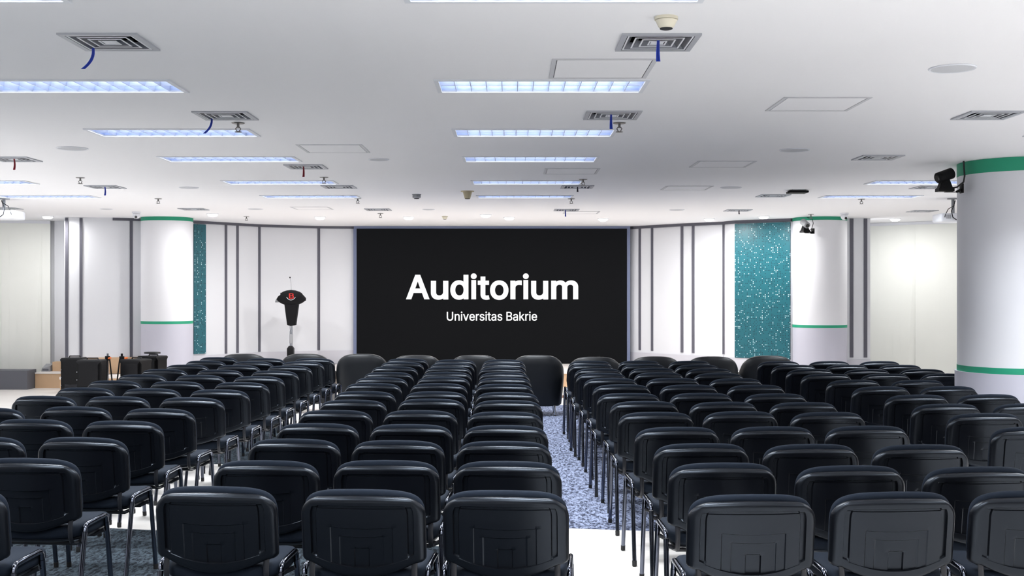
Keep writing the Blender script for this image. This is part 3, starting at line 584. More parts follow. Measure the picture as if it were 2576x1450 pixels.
# ---------------------------------------------------------------- ceiling fittings
def make_light(label, X, d):
    root = thing('ceiling_light', label, 'ceiling light', (X, d, CEIL), group='recessed louvred ceiling lights')
    a, b = LIGHT_L / 2, LIGHT_W / 2
    bm = bmesh.new()
    for s in (-1, 1):
        add_span(bm, -a, a, s * b, s * (b - .025), -0.008, 0.004)
        add_span(bm, s * a, s * (a - .025), -b + .025, b - .025, -0.008, 0.004)
    obj('frame', bm, M_FRAME, root)
    bm = bmesh.new()
    ai, bi, D = a - .0205, b - .0205, 0.10
    prof = [(-bi, 0.0), (-bi + .004, 0.05), (-bi + .06, D), (bi - .06, D), (bi - .004, 0.05), (bi, 0.0)]
    vs = [[bm.verts.new((x, y, z)) for y, z in prof] for x in (-ai, ai)]
    for i in range(len(prof) - 1):
        bm.faces.new((vs[0][i], vs[0][i + 1], vs[1][i + 1], vs[1][i]))
    bm.faces.new(vs[0]); bm.faces.new(vs[1])
    obj('reflector', bm, M_REFL, root, smooth=None)
    bm = bmesh.new()
    for k in range(1, 13):
        x = -ai + 2 * ai * k / 13
        zt, zb = 0.046, -0.001
        add_loft(bm, [[(x - .006, -bi, zt), (x + .006, -bi, zt), (x + .002, -bi, zb), (x - .002, -bi, zb)],
                      [(x - .006, bi, zt), (x + .006, bi, zt), (x + .002, bi, zb), (x - .002, bi, zb)]])
    add_span(bm, -ai, ai, -0.004, 0.004, -0.001, 0.044)
    obj('louvre', bm, M_BLADE, root, smooth=None)
    for s in (-1, 1):
        bm = bmesh.new(); add_cyl(bm, (-ai + .03, 0, 0), (ai - .03, 0, 0), 0.014, n=8)
        obj('tube', bm, M_TUBE, root, loc=(0, s * 0.09, 0.066))
    ld = bpy.data.lights.new('lamp', 'AREA')
    ld.shape = 'RECTANGLE'
    ld.size, ld.size_y = LIGHT_L - .06, LIGHT_W - .06
    ld.energy = LAMP_WATTS
    ld.spread = math.radians(140)
    ld.color = (0.92, 0.96, 1.0)
    lo = bpy.data.objects.new('lamp', ld)
    COL.objects.link(lo)
    lo.parent = root
    lo.location = (0, 0, -0.003)
    note(root)
    return root
LINE = {'centre': 'in the line above the screen', 'left': 'in the line above the left block', 'farleft': 'in the leftmost line', 'right': 'in the line beside the thick column'}
L0 = None
for X, d, line, k in LIGHTS:
    if line is None:
        lab = 'recessed louvred ceiling light outside the view beyond the visible rows'
    else:
        lab = 'recessed louvred ceiling light %s, %s from the camera' % (LINE[line], ORD[k])
    if L0 is None:
        L0 = make_light(lab, X, d)
    else:
        dup(L0, (X, d, CEIL), 0, lab)

def make_vent(label, X, d):
    root = thing('air_vent', label, 'air vent', (X, d, CEIL), group='square ceiling air vents')
    h = VENT_S / 2
    bm = bmesh.new()
    for s in (-1, 1):
        add_span(bm, -h, h, s * h, s * (h - .026), -0.009, 0.004)
        add_span(bm, s * h, s * (h - .026), -h + .026, h - .026, -0.009, 0.004)
    obj('frame', bm, M_VENT, root)
    bm = bmesh.new()
    for k in range(4):
        o_ = h - .03 - k * .036
        rings = [[(-s, -s, z), (s, -s, z), (s, s, z), (-s, s, z)] for s, z in ((o_, -0.008), (o_ - .007, -0.008), (o_ - .007, -0.0055), (o_, -0.0055))]
        add_loft(bm, rings + rings[:1], cap0=False, cap1=False)
    add_span(bm, -.03, .03, -.03, .03, -.006, -0.002)
    obj('louvres', bm, M_FRAME, root, smooth=None)
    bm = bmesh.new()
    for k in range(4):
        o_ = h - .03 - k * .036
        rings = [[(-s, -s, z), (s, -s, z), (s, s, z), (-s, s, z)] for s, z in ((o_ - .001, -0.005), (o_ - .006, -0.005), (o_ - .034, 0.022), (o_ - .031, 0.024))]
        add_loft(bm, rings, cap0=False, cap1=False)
    obj('vanes', bm, M_VANE_SHADE, root, smooth=None)  # the shade inside the vent is put into this darker colour
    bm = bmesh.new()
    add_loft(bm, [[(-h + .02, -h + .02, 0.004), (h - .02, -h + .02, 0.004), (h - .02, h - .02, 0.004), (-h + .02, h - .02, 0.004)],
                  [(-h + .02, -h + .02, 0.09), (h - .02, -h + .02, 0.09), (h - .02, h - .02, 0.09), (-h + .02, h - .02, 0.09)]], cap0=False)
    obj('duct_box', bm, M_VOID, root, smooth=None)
    note(root)
    return root
VENT_LABEL = ['nearest left vent with a blue ribbon blown sideways', 'vent with blue ribbon just past the big smoke detector', 'vent with blue ribbon and sprinkler past it, second left',
              'vent with blue ribbon past the second centre light', 'vent without ribbon at the right frame edge', 'vent with red ribbon at the left frame edge',
              'vent with red ribbon in the line above the left block', 'vent without ribbon before the thick green banded column', 'vent with blue ribbon above the left alcove',
              'plain vent close above the lectern', 'vent with dark ribbon close above the screen', 'plain vent beside the black ceiling unit', 'vent seen beside the camera on the thick column',
              'plain vent above the left round column', 'small far plain vent above the screen, left side', 'far vent with blue ribbon above the screen',
              'far vent above the wide teal panel', 'far vent above the right blind', 'vent behind the left white projector']
V0 = None
for ((u, v), rb, lean), lab in zip(VENTS, VENT_LABEL):
    X, d = on_ceiling(u, v)
    lab = 'square grey ceiling ' + lab
    if V0 is None:
        r = V0 = make_vent(lab, X, d)
    else:
        r = dup(V0, (X, d, CEIL), 0, lab)
    if rb:
        bm = bmesh.new()
        n, L = 8, 0.10 if rb != 'dark' else 0.06
        for half in (-1, 1):
            pts = []
            for k in range(n + 1):
                t = k / n
                pts.append((lean * 0.05 * t * t + half * 0.004 * t, 0.015 * math.sin(3 * t), -L * t))
            rings = [[(p[0] - .006, p[1] - .001, p[2]), (p[0] + .006, p[1] - .001, p[2]), (p[0] + .006, p[1] + .001, p[2]), (p[0] - .006, p[1] + .001, p[2])] for p in pts]
            add_loft(bm, rings)
        x0 = -0.13 if lean else random.uniform(-.02, .04)
        rr = obj('ribbon', bm, {'blue': M_BLUE, 'red': M_RED, 'dark': M_DARKR}[rb], r, loc=(x0, 0.14 if lean else -0.05, -0.002))
        rr['label'] = rb + ' ribbon'

def sprinkler(u, v, label):
    X, d = on_ceiling(u, v)
    root = thing('sprinkler', 'small metal fire sprinkler ' + label, 'sprinkler', (X, d, CEIL), group='ceiling sprinklers')
    bm = bmesh.new(); add_lathe(bm, [(.012, -.006), (.042, -.006), (.046, -.001), (.012, 0)], n=20)
    obj('escutcheon', bm, M_CHROMED, root)
    bm = bmesh.new(); add_cyl(bm, (0, 0, -.006), (0, 0, -.035), .009, n=10)
    for s in (-1, 1): add_tube(bm, [(s * .008, 0, -.03), (s * .018, 0, -.042), (s * .006, 0, -.062)], .004, n=6, side=(0, 1, 0))
    add_lathe(bm, [(.003, -.068), (.024, -.066), (.024, -.062), (.003, -.060)], n=16)
    obj('head', bm, M_CHROMED, root)
for u, v, l in ((599, 309, 'past the second vent on the left'), (1558, 309, 'past the second vent with a blue ribbon at centre'), (202, 447, 'above the left frame side, beside a blue ribbon vent'),
                (398, 500, 'before the left round column'), (900, 499, 'at the end of the last light above the lectern'), (1437, 500, 'at the end of the last centre light'),
                (2167, 501, 'past the last light at right'), (815, 446, 'at the end of the fifth light above the left block'), (1467, 451, 'at the end of the fifth centre light'),
                (957, 537, 'past the far plain vent above the screen'), (620, 545, 'above the narrow teal panel'), (2040, 539, 'before the right round column')):
    sprinkler(u, v, l)

def hatch(u, v, label, s=0.53):
    X, d = on_ceiling(u, v)
    root = thing('access_panel', label, 'access panel', (X, d, CEIL), group='ceiling access panels')
    h = s / 2
    bm = bmesh.new()
    for q in (-1, 1):
        add_span(bm, -h, h, q * h, q * (h - .022), -.004, -.0005)
        add_span(bm, q * h, q * (h - .022), -h + .022, h - .022, -.004, -.0005)
    obj('frame', bm, M_HATCH, root)
    bm = bmesh.new(); add_span(bm, -h + .027, h - .027, -h + .027, h - .027, -.0035, -.0012)
    obj('panel', bm, M_CEIL, root)
    bm = bmesh.new(); add_span(bm, -h + .0221, h - .0221, -h + .0221, h - .0221, -.0011, -.0005)
    obj('gap', bm, M_PANELGAP, root)
for u, v, l in ((1512, 173, 'square flush ceiling hatch beside the first big centre light'), (2055, 262, 'square flush ceiling hatch between the round ceiling speaker and right edge vent'),
                (840, 374, 'square flush ceiling hatch by the fourth light of the left line'), (1437, 431, 'square flush ceiling hatch past the fourth centre light'),
                (1817, 413, 'square flush ceiling hatch near the middle right round speaker'), (1727, 473, 'small far ceiling hatch above the right wall bays'),
                (785, 524, 'farthest faint ceiling hatch above the lectern'), (1462, 535, 'farthest faint ceiling hatch behind the last blue ribbon vent')):
    hatch(u, v, l)

def ceiling_speaker(u, v, r, label):
    X, d = on_ceiling(u, v)
    root = thing('ceiling_speaker', label, 'ceiling speaker', (X, d, CEIL), group='round ceiling speakers')
    bm = bmesh.new(); add_lathe(bm, [(r - .012, -.006), (r - .004, -.008), (r, -.004), (r, -.0005)], n=40)
    obj('rim', bm, M_FRAME, root)
    bm = bmesh.new(); add_lathe(bm, [(0, -.011), (r * .5, -.010), (r - .012, -.006), (r - .012, -.003)], n=40)
    obj('grille', bm, M_GRILLE, root)
for u, v, r, l in ((2396, 171, .120, 'largest round flush ceiling speaker at the upper right'), (1999, 377, .125, 'round ceiling speaker right of centre between two hatches'),
                   (182, 373, .125, 'round ceiling speaker above the red ribbon vent at left'), (953, 401, .092, 'small round ceiling speaker left of the fourth centre light'),
                   (475, 472, .11, 'round ceiling speaker before the left round column'), (1839, 472, .12, 'round ceiling speaker near the plain vent at right'),
                   (643, 526, .11, 'far round ceiling speaker above the narrow white bays'), (1703, 528, .11, 'far round ceiling speaker above the right wall bays'),
                   (1078, 527, .09, 'far round ceiling speaker above the screen'), (268, 526, .09, 'far round ceiling speaker by the left dome camera')):
    ceiling_speaker(u, v, r, l)

def detector(u, v, prof, m, label):
    X, d = on_ceiling(u, v)
    root = thing('smoke_detector', label, 'smoke detector', (X, d, CEIL), group='smoke detectors')
    bm = bmesh.new(); add_lathe(bm, prof[0], n=28); obj('base', bm, m, root)
    bm = bmesh.new(); add_lathe(bm, prof[1], n=28); obj('head', bm, m, root)
    bm = bmesh.new(); add_lathe(bm, prof[2], n=28); obj('sensor_slots', bm, M_VOID, root)
detector(1676, 43, [[(.03, -.014), (.05, -.012), (.05, 0), (.03, 0)], [(.026, -.048), (.034, -.040), (.046, -.0145), (.03, -.0142)], [(.02, -.053), (.027, -.051), (.027, -.0482), (.02, -.0482)]], M_CREAM, 'large cream smoke detector before the first centre vent')
detector(1048, 489, [[(.04, -.012), (.055, -.010), (.055, 0), (.04, 0)], [(.03, -.052), (.05, -.040), (.05, -.0125), (.03, -.0122)], [(.02, -.057), (.03, -.056), (.03, -.0522), (.02, -.0522)]], M_GREYP, 'small grey smoke detector left of the taper shaped one')
detector(1176, 481, [[(.04, -.010), (.078, -.008), (.078, 0), (.04, 0)], [(.03, -.09), (.034, -.085), (.055, -.0105), (.03, -.0102)], [(.02, -.094), (.03, -.093), (.03, -.0902), (.02, -.0902)]], M_CREAMD, 'tan tapering smoke detector beside the last centre light')
detector(1119, 544, [[(.03, -.010), (.05, -.008), (.05, 0), (.03, 0)], [(.025, -.05), (.03, -.045), (.045, -.0105), (.03, -.0102)], [(.018, -.053), (.025, -.052), (.025, -.0502), (.018, -.0502)]], M_CREAM, 'far small smoke detector close above the screen')

def downlight(u, v, r, label):
    X, d = on_ceiling(u, v)
    root = thing('downlight', 'glowing round downlight ' + label, 'downlight', (X, d, CEIL), group='round downlights by the stage')
    bm = bmesh.new(); add_lathe(bm, [(r, -.012), (r + .012, -.010), (r + .014, -.0005), (r, -.0005)], n=32)
    obj('trim_ring', bm, M_WHITEP, root)
    bm = bmesh.new(); add_lathe(bm, [(0, -.046), (r * .55, -.044), (r * .85, -.035), (r - .003, -.020), (r - .0005, -.004)], n=24)  # lens dropped below the ceiling; its dome shape stands in for bloom
    obj('lamp', bm, M_LAMP, root)
    ld = bpy.data.lights.new('beam', 'AREA')
    ld.shape = 'DISK'
    ld.size = 2 * r
    ld.energy = DOWN_WATTS * (0.75 if 'blind' in label else 1.0)
    ld.color = (1.0, 0.98, 0.96)
    lo = bpy.data.objects.new('beam', ld)
    COL.objects.link(lo)
    lo.parent = root
    lo.location = (0, 0, -0.05)
for u, v, l in ((120, 544, 'before the left blind'), (535, 538, 'above the narrow teal panel'), (805, 546, 'above the lectern bay'), (1028, 546, 'leftmost of three above the screen'),
                (1222, 540, 'middle of three above the screen'), (1281, 547, 'close behind the middle one above the screen'), (1517, 550, 'above the right end of the screen'),
                (1784, 550, 'above the right wall bays'), (1921, 544, 'above the wide teal panel'), (2252, 550, 'before the right blind')):
    downlight(u, v, .078, l)

def dome_camera(u, v, label):
    X, d = on_ceiling(u, v)
    root = thing('dome_camera', label, 'security camera', (X, d, CEIL))
    bm = bmesh.new(); add_lathe(bm, [(.04, -.03), (.062, -.025), (.064, -.0005), (.04, -.0005)], n=24); obj('base', bm, M_WHITEP, root)
    bm = bmesh.new(); add_lathe(bm, [(0, -.105), (.03, -.10), (.05, -.075), (.056, -.05), (.05, -.0305)], n=24); obj('housing', bm, M_WHITEP, root)
    bm = bmesh.new(); add_cyl(bm, (0.008, -.03, -.075), (0.01, -.056, -.085), .02, .018, n=16); obj('lens', bm, M_BLACKG, root)
dome_camera(343, 533, 'small white dome camera on the ceiling left of the left column')
dome_camera(2124, 536, 'small white dome camera on the ceiling beside the right column')

# black flat unit on the ceiling
X, d = on_ceiling(2006, 479)
ap = thing('wireless_unit', 'black flat wireless unit on the ceiling beside a plain vent', 'wireless unit', (X, d, CEIL))
bm = bmesh.new(); add_box(bm, (0, 0, -.022), (.22, .2, .026), bev=.008); obj('body', bm, M_BLACKP, ap)
bm = bmesh.new(); add_box(bm, (0, 0, -.0045), (.16, .16, .008)); obj('mount', bm, M_GREYP, ap)
bm = bmesh.new(); add_cyl(bm, (-.105, -.06, -.024), (-.125, -.06, -.03), .012, n=10); obj('antenna', bm, M_BLACKP, ap)

# projectors hanging from the ceiling
def projector(X, d, z, label, flip):
    root = thing('projector', label, 'projector', (X, d, z), 0)
    bm = bmesh.new(); add_box(bm, (0, 0, 0), (.42, .32, .11), bev=.025, seg=3); obj('body', bm, M_WHITEP, root)
    bm = bmesh.new(); add_cyl(bm, (0, 0, .05), (0, 0, CEIL - z - .012), .02, n=14); obj('pole', bm, M_GREYP, root)
    bm = bmesh.new(); add_lathe(bm, [(.02, -.012), (.07, -.010), (.07, 0), (.02, 0)], c=(0, 0, CEIL - z - .0005), n=20); obj('ceiling_plate', bm, M_GREYP, root)
    bm = bmesh.new()
    for k in range(5): add_box(bm, (flip * .12 + .012 * k - .02, -.162, .01), (.005, .006, .05))
    obj('vent_slots', bm, M_GREYP, root)
    bm = bmesh.new()
    add_tube(bm, [(flip * -.02, -.02, CEIL - z - .03), (flip * .03, -.1, .14), (flip * .09, -.18, .08), (flip * .07, -.18, 0.0), (flip * .02, -.165, -.03)], .006, n=6)
    add_tube(bm, [(flip * -.01, -.02, .16), (flip * .09, -.08, .11), (flip * .16, -.165, .03), (flip * .165, -.163, .0)], .005, n=6)
    obj('cable', bm, M_CABLE, root)
projector(-6.42, 14.6, 2.545, 'white projector hanging from the ceiling at the left frame edge', 1)
projector(5.60, 14.6, 2.51, 'white projector hanging half hidden behind the thick column', -1)

# pan-tilt cameras on the columns: local +x points away from the column
def ptz(loc, rz, aim, s, label, cable, m):
    root = thing('conference_camera', label, 'camera', loc, rz)
    bm = bmesh.new()
    add_box(bm, (-.152, 0, .02), (.012, .075, .085), bev=.003)
    add_box(bm, (-.075, 0, -.012), (.15, .03, .006))
    add_box(bm, (-.125, 0, .0), (.05, .012, .02), ry=.5)
    obj('wall_bracket', bm, M_BLACKP, root)
    bm = bmesh.new()
    add_loft(bm, [[(x * k, y * k * .9, z) for x, y in ((-.07, -.055), (.07, -.055), (.07, .055), (-.07, .055))] for k, z in ((1, -.008), (1, .016), (.8, .03), (.5, .10), (.42, .105))])
    obj('base', bm, M_BLACKP, root)
    bm = bmesh.new()
    a = Vector(aim).normalized()
    c = Vector((0, 0, .135))
    add_cyl(bm, c - a * .075, c + a * .075, .05, n=28)
    add_cyl(bm, c + a * .0755, c + a * .085, .046, .04, n=28)
    h = obj('camera_head', bm, m, root)
    bm = bmesh.new()
    add_cyl(bm, c + a * .0855, c + a * .092, .03, .027, n=20)
    obj('lens', bm, M_BLACKG, h)
    bm = bmesh.new(); add_tube(bm, cable, .008 if s else .005, n=8)
    obj('cable', bm, M_CABLE, root)
ptz((3.90, 10.36, 2.493), math.pi, (1, .3, -.35), 1, 'black conference camera on the side of the thick right column',
    [(-.05, .02, .02), (-.10, .03, .03), (-.155, .035, .075), (-.163, .04, .13), (-.155, .045, .2), (-.150, .05, .262)], M_BLACKP)
ptz((4.605, 18.04, 2.505), math.radians(205), (.15, .9, -.45), 0, 'grey conference camera high on the right round column near the teal panel',
    [(-.05, .02, .02), (-.13, 0, .06), (-.12, .05, .14), (-.06, .10, .2), (-.02, .02, .235)], M_GREYP)

# ---------------------------------------------------------------- stacking conference chair
def back_y(x, z):
    return 0.035 * (x / 0.24) ** 2 + 0.13 * (0.80 - z) - 0.03

def make_chair(label):
    root = thing('conference_chair', label, 'chair')
    W, zt0, zc = 0.506, 0.778, 0.446
    # moulded rear shell with its stepped relief
    us = [0, .010, .021, .026, .03, .045, .062, .078, .082, .086, .1, .114, .118, .122, .14, .16, .172, .176, .180, .19, .197, .201, .207, .215, .222, .228, .234, .239, .2425, .243]
    us = [-u for u in reversed(us[1:])] + us
    vs = [0, .012, .03, .06, .09, .105, .12, .128, .136, .16, .2, .25, .30, .34, .352, .364, .40, .45, .482, .49, .498, .53, .57, .588, .596, .604, .65, .70, .75, .80, .835, .843, .851, .868, .876, .884, .90, .92, .94, .955, .968, .979, .988, .995, 1.0]
    r, rb, Hs = 0.085, 0.03, zt0 - zc
    def halfw(v):
        t, tb = (1 - v) * Hs, v * Hs
        w = W / 2
        if t < r: w -= r - math.sqrt(max(0, r * r - (r - t) ** 2))
        if tb < rb: w -= rb - math.sqrt(max(0, rb * rb - (rb - tb) ** 2))
        return w
    def zpos(x, v):
        zb = zc + 0.055 * min(1, (abs(x) / 0.21)) ** 2
        zt = zt0 - 0.010 * (x / 0.2) ** 2
        return zb + (zt - zb) * v
    def relief(a, v):
        if v > .88 or a > .199: return 0.0
        if v < .124: return 0.0
        if a > .178: return 0.011 if .14 < v < .86 else 0.0
        if v > .847: return 0.008
        dd = 0.003
        def arch(A, V):
            k = max(0.0, (a - (A - .03)) / .03)
            return a < A and v < V
        if arch(.120, .600): dd = 0.0075
        if arch(.084, .494): dd = 0.012
        if arch(.0285, .358): dd = 0.019
        return dd
    bm = bmesh.new()
    g0, g1 = [], []
    for v in vs:
        w = halfw(v)
        r0, r1 = [], []
        for u in us:
            x = u / 0.243 * w
            z = zpos(x, v)
            y = back_y(x, z)
            e = min(w - abs(x) if 0.1 < v < 0.8 else 9, W / 2 - abs(x), (1 - v) * Hs, 9)
            et = min(w - abs(x), (1 - v) * Hs)
            rd = 0.0
            R = 0.024
            if et < R: rd = R * (1 - math.sqrt(max(0, 1 - (1 - et / R) ** 2)))
            eb = v * Hs
            if eb < .010: rd = max(rd, .010 * (1 - math.sqrt(max(0, 1 - (1 - eb / .010) ** 2))))
            r0.append(bm.verts.new((x, y + rd + relief(abs(u), v), z)))
            r1.append(bm.verts.new((x, y + 0.030, z)))
        g0.append(r0); g1.append(r1)
    nu, nv = len(us), len(vs)
    for j in range(nv - 1):
        for i in range(nu - 1):
            bm.faces.new((g0[j][i], g0[j][i + 1], g0[j + 1][i + 1], g0[j + 1][i]))
    ring = [(0, i) for i in range(nu)] + [(j, nu - 1) for j in range(1, nv)] + [(nv - 1, i) for i in range(nu - 2, -1, -1)] + [(j, 0) for j in range(nv - 2, 0, -1)]
    for (j, i), (j2, i2) in zip(ring, ring[1:] + ring[:1]):
        bm.faces.new((g0[j][i], g0[j2][i2], g1[j2][i2], g1[j][i]))
    loose = [v for v in bm.verts if not v.link_faces]
    bmesh.ops.delete(bm, geom=loose, context='VERTS')
    obj('backrest_shell', bm, M_SHELL, root, smooth=50)
    # cushion on the shell
    def outline(ins, n=72):
        W2, zt, zb, rr = 0.249, 0.801, 0.475, 0.095
        pts = []
        for k in range(n):
            t = 2 * math.pi * k / n
            c, s = math.cos(t), math.sin(t)
            ex = 2 / 5.2
            x = W2 * math.copysign(abs(c) ** ex, c)
            z = (zt + zb) / 2 + (zt - zb) / 2 * math.copysign(abs(s) ** ex, s)
            z -= 0.010 * (x / 0.2) ** 2 if s > 0 else 0
            zm = (zt + zb) / 2
            pts.append((x * (1 - ins / W2), zm + (z - zm) * (1 - ins / ((zt - zb) / 2))))
        return pts
    bm = bmesh.new()
    rings = []
    for ins, dy in ((.10, .031), (.02, .031), (.008, .034), (.002, .040), (0, .050), (.003, .062), (.010, .070), (.025, .076), (.06, .080), (.11, .081)):
        rings.append([(x, back_y(x, z) + dy, z) for x, z in outline(ins)])
    add_loft(bm, rings)
    obj('backrest_cushion', bm, M_FABRIC, root, smooth=60)
    # seat
    def seat_ring(s, z, n=56):
        out = []
        for k in range(n):
            t = 2 * math.pi * k / n
            c, q = math.cos(t), math.sin(t)
            ex = 2 / 4.2
            x = 0.243 * s * math.copysign(abs(c) ** ex, c)
            y = 0.275 + 0.225 * s * math.copysign(abs(q) ** ex, q)
            zz = z - 0.020 * max(0, (y - 0.38) / 0.12) ** 2 + 0.006 * (x / 0.24) ** 2
            out.append((x, y, zz))
        return out
    bm = bmesh.new()
    add_loft(bm, [seat_ring(s, z) for s, z in ((.93, .404), (.98, .410), (1.0, .425), (1.0, .445), (.985, .458), (.95, .467), (.88, .471), (.6, .470), (.2, .468))])
    obj('seat', bm, M_FABRIC, root, smooth=60)
    bm = bmesh.new()
    add_loft(bm, [seat_ring(s, z) for s, z in ((.80, .386), (.90, .389), (.94, .396), (.94, .4035))])
    obj('seat_shell', bm, M_SHELL, root, smooth=40)
    # frame
    for sx in (-1, 1):
        X = sx * 0.254
        bm = bmesh.new()
        add_tube(bm, [(X, .098, .436), (X, .102, .452), (X, .112, .463), (X, .128, .468), (X, .20, .471), (X, .31, .474), (X, .328, .470), (X, .339, .459), (X, .343, .436)], .011, .013, n=12)
        obj('frame_rail', bm, M_CHROME, root)
        for foot, top in (((X * 1.02, .0, .016), (X, .0975, .434)), ((X * 1.02, .405, .016), (X, .3435, .434))):
            bm = bmesh.new()
            add_tube(bm, [top, ((foot[0] + top[0]) / 2, (foot[1] + top[1]) / 2, .225), foot], .0125, .013, n=12)
            lg = obj('leg', bm, M_CHROME, root)
            bm = bmesh.new()
            fy = foot[1]
            add_tube(bm, [(foot[0], fy + (.003 if fy < .2 else -.003), .030), (foot[0], fy, .014), (foot[0], fy, .0008)], .0138, .0145, n=10)
            obj('foot_cap', bm, M_RUBBER, lg)
        bm = bmesh.new()
        xs_ = sx * 0.208
        add_tube(bm, [(xs_, back_y(xs_, .60) + .022, .60), (xs_, back_y(xs_, .53) + .022, .53), (xs_, .040, .46), (xs_, .046, .415), (xs_, .062, .392), (xs_, .10, .383), (xs_, .2, .381)], .012, .006, n=8)
        obj('back_support', bm, M_BAR, root)
    for yy in (.125, .325):
        bm = bmesh.new(); add_tube(bm, [(-.25, yy, .400 if yy < .2 else .402), (-.2, yy, .376), (.2, yy, .376), (.25, yy, .400 if yy < .2 else .402)], .008, .010, n=8, side=(0, 1, 0))
        obj('crossbar', bm, M_BAR, root)
    note(root)
    return root

K_TOP = FPX * (EYE - 0.80)
def chairs(block, rot, cols, first_rows):
    """cols: list of (seat phrase, first row number, [(u, v) of the top of each backrest])"""
    global CH0
    seen = {}
    for phrase, r0, pts in cols:
        last = -9
        for k, (u, v) in enumerate(pts):
            d = K_TOP / (v - 730.0)
            x = (u - 1285.0) * d / FPX
            d = max(d, last + 0.60)
            last = d
            row = r0 + k
            if row in seen and abs(x - seen[row]) < 0.564:
                x = seen[row] + math.copysign(0.564, x - seen[row])
            seen[row] = x
            lab = 'black padded chair, %s, %s row from the camera, %s' % (phrase, ORD[row], block)
            grp = 'chairs of the ' + block
            a = math.radians(rot + random.uniform(-1.5, 1.5))
            if CH0 is None:
                CH0 = make_chair(lab)
                CH0.location = (x, d, 0.0032); CH0.rotation_euler = (0, 0, a); CH0['group'] = grp
            else:
                dup(CH0, (x, d, 0.0032), a, lab, grp)
CH0 = None
C1 = [(535, 1228), (664, 1162), (735, 1107), (795, 1067.5), (840.5, 1034), (885, 1008), (914.5, 986), (936, 965.5), (956.5, 951), (975, 937.6), (990, 923.5), (1009, 912), (1023, 903)]
C2 = [(908, 1235.5), (966, 1161.5), (998, 1111), (1027, 1070), (1043, 1034.7), (1073, 1005.4), (1081, 986.8), (1095.5, 966), (1103.5, 949.5), (1111.5, 937), (1118.5, 924.5), (1131, 914.7), (1136.5, 906)]
C3 = [(1269.5, 1238), (1275, 1164), (1267, 1112.7), (1266.5, 1072.5), (1257, 1038), (1267.5, 1009), (1257, 988.5), (1255.5, 967.5), (1254.5, 951.5), (1251, 938.5), (1249, 926), (1254, 915.5), (1255, 906)]
chairs('centre block', -3, [('seat by the left gap', 1, C1), ('middle seat', 1, C2), ('carpeted aisle seat', 1, C3)], 1)
LA = [(-150, 1230), (59, 1156), (199, 1103), (301.5, 1061), (393, 1030), (476, 1002), (546, 982), (602, 963.5), (645.5, 948), (686, 934), (724, 921.7), (757.5, 911), (786.5, 902.5)]
LB = [(-62, 1101), (74, 1057), (183, 1025), (289, 999), (375, 979), (439.5, 961), (498.5, 945), (548, 931.6), (600, 920), (633.5, 910.5), (663, 902.5)]
LC = [(-38, 1028), (104.5, 998), (207.5, 977), (281.5, 959), (354, 944), (408.5, 930), (470, 918.8), (513, 908.5), (545.5, 900)]
chairs('left block', -5, [('seat nearest the centre block', 1, LA), ('middle seat', 3, LB), ('outer seat', 5, LC)], 1)
R1 = [(1897, 1248.5), (1822.5, 1168), (1768, 1118.5), (1707.5, 1077), (1653, 1039), (1623.5, 1011.3), (1584.5, 990.8), (1566.5, 969), (1538.5, 952.5), (1515, 940), (1507.5, 928.5), (1490, 917.5), (1486, 909)]
R2 = [(2257.5, 1242), (2147, 1175), (2037.5, 1120.6), (1946.5, 1075.7), (1866.5, 1037), (1812.5, 1013), (1764, 990.4), (1729.5, 969.5), (1688, 952.5), (1654, 938.5), (1636, 927), (1614, 917.3), (1606, 908.5)]
R3 = [(2608, 1239), (2472, 1178), (2311, 1121.6), (2184.5, 1074), (2080, 1039), (2011, 1014), (1944.5, 992), (1898, 970), (1841, 953.5), (1796, 940), (1768, 928.5), (1739, 918.8), (1724, 909)]
chairs('right block', 3, [('carpeted aisle seat', 1, R1), ('middle seat', 1, R2), ('outer seat', 1, R3)], 1)
R4 = [(2607, 1076), (2486, 1041.7), (2388.5, 1018), (2313, 995), (2223, 974), (2153, 957.2), (2084, 942), (2042.5, 930), (2002, 919.5), (1963.5, 910)]
R5 = [(2593, 1017), (2492.5, 994), (2393, 973.5), (2314, 957.5), (2231, 942), (2179, 930.5), (2128, 919.5), (2082.5, 910)]
R6 = [(2384, 941.4), (2309, 930.3), (2253.5, 919.5), (2201, 910)]
chairs('far right block', 4.5, [('seat nearest the right block', 1, R4), ('middle seat', 3, R5), ('seat by the blind', 7, R6)], 4)

